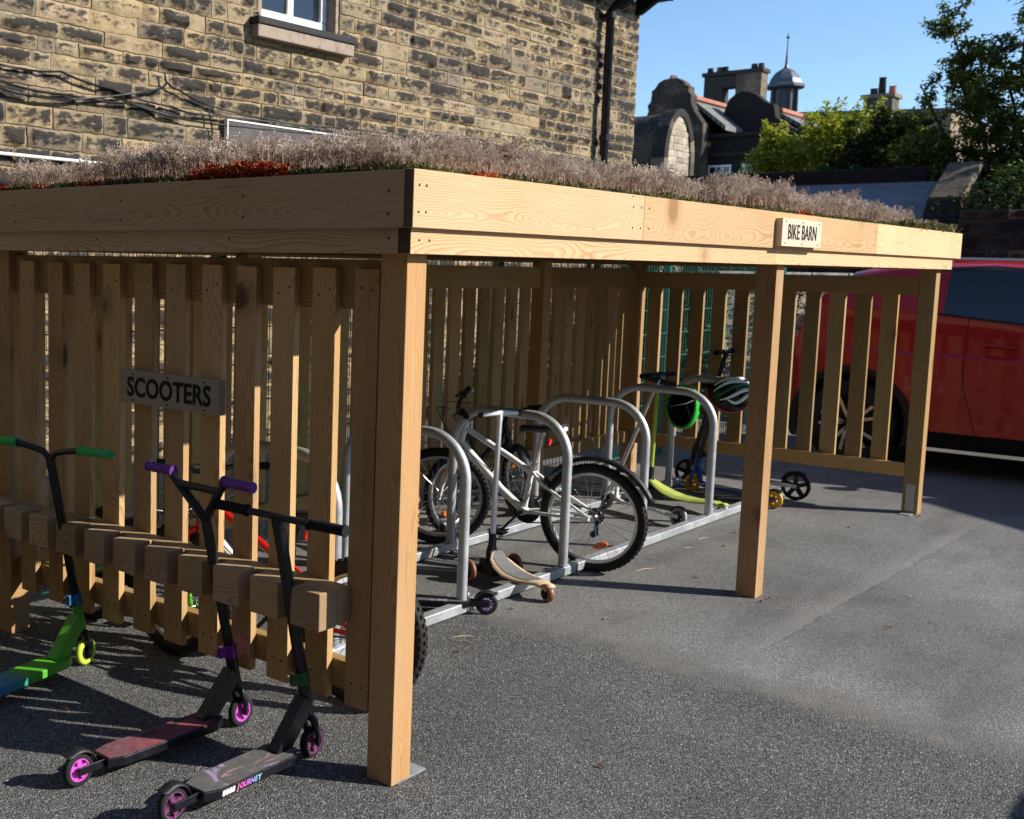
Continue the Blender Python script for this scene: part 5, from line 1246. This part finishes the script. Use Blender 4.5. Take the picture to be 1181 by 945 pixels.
bush('ivy spilling over the dark wall beside the slate roofed outbuilding', 'ivy_bush', (12.4, .3), (.5, 1.2, 2.75), 14000, .07, LF_D, 34, 'bush')

# ------------------------------------------------------------------ litter on the asphalt
TWIG = plain('dry straw', (.45, .34, .20), .8); LEAFB = plain('dry brown leaf', (.30, .13, .05), .8)
for i, (x, y, l) in enumerate([(1.38, .66, .10), (1.33, .62, .07), (2.65, 1.24, .12), (2.6, 1.35, .08), (3.05, .62, .14), (3.3, .70, .09), (4.0, .70, .10), (2.35, 1.30, .08), (1.9, 1.32, .07), (3.7, .66, .06)]):
    a = random.uniform(-.6, .9) - .7; mb = MB(); mb.tube([(-l / 2, 0, .004), (0, .006, .007), (l / 2, 0, .004)], [.0015, .003, .0015], 5); o = mb.build('twig', TWIG); o.location = (x, y, 0); o.rotation_euler = (0, 0, a)
    tag(o, 'dry straw coloured twig lying on the asphalt by the rack', 'twig', 'dry twigs on the asphalt under the rack')
for i, (x, y) in enumerate([(2.93, -.60), (3.55, -.55), (5.2, -.9), (3.9, .55), (4.3, .62), (3.1, .35), (2.98, -.06), (2.9, -.03), (5.72, -.04), (1.2, .55), (1.9, .72), (2.1, .35), (2.7, .7), (4.8, .7), (-.35, 1.2), (-.2, .9), (.6, -.4), (5.0, .2), (3.4, 1.0), (2.2, 1.3)]):
    mb = MB(); mb.add([(0, 0, .004), (.012, -.008, .010), (.028, 0, .006), (.012, .008, .012)], [(0, 1, 2, 3)]); o = mb.build('fallen_leaf', LEAFB); o.location = (x, y, 0); o.rotation_euler = (0, 0, random.uniform(0, 6)); so_ = o.modifiers.new('s', 'SOLIDIFY'); so_.thickness = .0008
    tag(o, 'small brown fallen leaf on the asphalt', 'leaf', 'fallen leaves on the asphalt')

# ------------------------------------------------------------------ unseen blocks added outside the view for the shade they give
wall_run('unseen dark stone wing added to cut sky light on the scooter side', (-6.3, -9, 0), (-6.3, 14, 0), 9.5, STONE_DK, th=3, seed=51, grid=(2, 1), name='sky_block_wing', core=STONE_DK, ch=(.3, .4), blk=(.6, 1.2))  # unseen wing, added to block sky fill on the left faces
bn = thing('shadow_bin', 'unseen square dark bin added to cast the shadow at the near corner', 'litter bin', (2.27, -3.04, 0))  # unseen bin, added only for the shadow it drops in the corner
mb = MB(); mb.box((-.28, -.28, .03), (.28, .28, .82)); mb.build('body', CARBLK, bn, bevel=.02); mb = MB(); mb.box((-.31, -.31, .825), (.31, .31, .92)); mb.build('lid', CARBLK, bn, bevel=.03)
e0 = Vector((8.55, -4.99, 0)); dv = Vector((.61, .79, 0)).normalized()
a_ = e0 - dv * 3.4; b_ = e0 + dv * .95; st_ = thing('shade_store', 'unseen flat roofed stone store added to shade the ground by the car', 'building', (a_.x, a_.y, 0), (0, 0, math.atan2(dv.y, dv.x)))  # unseen block, added and placed for its shadow edge near the car
stone_courses('wall', 0, 4.35, 0, 3.0, STONE_DK, st_, seed=61, grid=(2, 1), M=Matrix.Translation((0, 0, 0)) @ Matrix.Scale(-1, 4, (0, 1, 0)))
mb = MB(); mb.box((.0, -3.2, 0), (4.35, -.014, 2.99)); mb.build('core', STONE_DK, st_)
mb = MB(); mb.box((.0, -3.2, 3.002), (4.35, -.001, 3.03)); mb.build('roof', LEAD, st_)

wall_run('unseen dark stone wing added behind the camera to cut sky light', (-.5, -9.2, 0), (-6.3, -9.2, 0), 9.0, STONE_DK, th=3, seed=52, grid=(2, 1), name='sky_block_wing', core=STONE_DK, ch=(.3, .4), blk=(.6, 1.2))  # second unseen wing, added as a further sky blocker
SUN_E=5; SKY_E=.125; EXPO=.57
# ------------------------------------------------------------------ camera, light, world
cam = bpy.data.cameras.new('camera'); co = bpy.data.objects.new('camera', cam); COL.objects.link(co); scene.camera = co
yaw, pit, rol = 0.8100957907045999, -0.11294218750340719, 0.0170918283576079
fw = Vector((math.sin(yaw) * math.cos(pit), math.cos(yaw) * math.cos(pit), math.sin(pit))); rt = Vector((math.cos(yaw), -math.sin(yaw), 0)); up = rt.cross(fw)
rt2 = rt * math.cos(rol) + up * math.sin(rol); up2 = -rt * math.sin(rol) + up * math.cos(rol)
Mx = Matrix((rt2, up2, -fw)).transposed().to_4x4(); Mx.translation = Vector((-2.757171, -2.032876, 1.6)); co.matrix_world = Mx
cam.sensor_width = 36; cam.lens = 1330.0446 / 1181 * 36; cam.shift_x = (590.5 - 298.5598) / 1181; cam.shift_y = (454.507 - 472.5) / 1181
cam.clip_start = .05; cam.clip_end = 2000
cam.dof.use_dof = True; cam.dof.focus_distance = 4.3; cam.dof.aperture_fstop = 6.3
sd = Vector((-.525, .850, -.579)).normalized()
sun = bpy.data.lights.new('sun', 'SUN'); so = bpy.data.objects.new('sun', sun); COL.objects.link(so)
so.rotation_euler = sd.to_track_quat('-Z', 'Y').to_euler(); sun.energy = SUN_E; sun.angle = math.radians(.53); sun.color = (1, .945, .86)
w = bpy.data.worlds.new('World'); scene.world = w; w.use_nodes = True; nt = w.node_tree; nt.nodes.clear()
sky = nt.nodes.new('ShaderNodeTexSky'); sky.sky_type = 'NISHITA'; sky.sun_disc = False
sky.sun_elevation = math.asin(-sd.z); sky.sun_rotation = math.atan2(-sd.x, -sd.y); sky.air_density = 1.0; sky.dust_density = .0; sky.ozone_density = 5.0; sky.altitude = 100
bg = nt.nodes.new('ShaderNodeBackground'); bg.inputs[1].default_value = SKY_E; wo = nt.nodes.new('ShaderNodeOutputWorld')
nt.links.new(sky.outputs[0], bg.inputs[0]); nt.links.new(bg.outputs[0], wo.inputs[0])
scene.view_settings.view_transform = 'Standard'; scene.view_settings.look = 'None'; scene.view_settings.exposure = EXPO; scene.view_settings.gamma = 1
scene.render.engine = 'CYCLES'; scene.render.resolution_x = 1024; scene.render.resolution_y = 819
scene.cycles.max_bounces = 6; scene.cycles.diffuse_bounces = 3; scene.cycles.glossy_bounces = 3; scene.cycles.transparent_max_bounces = 6
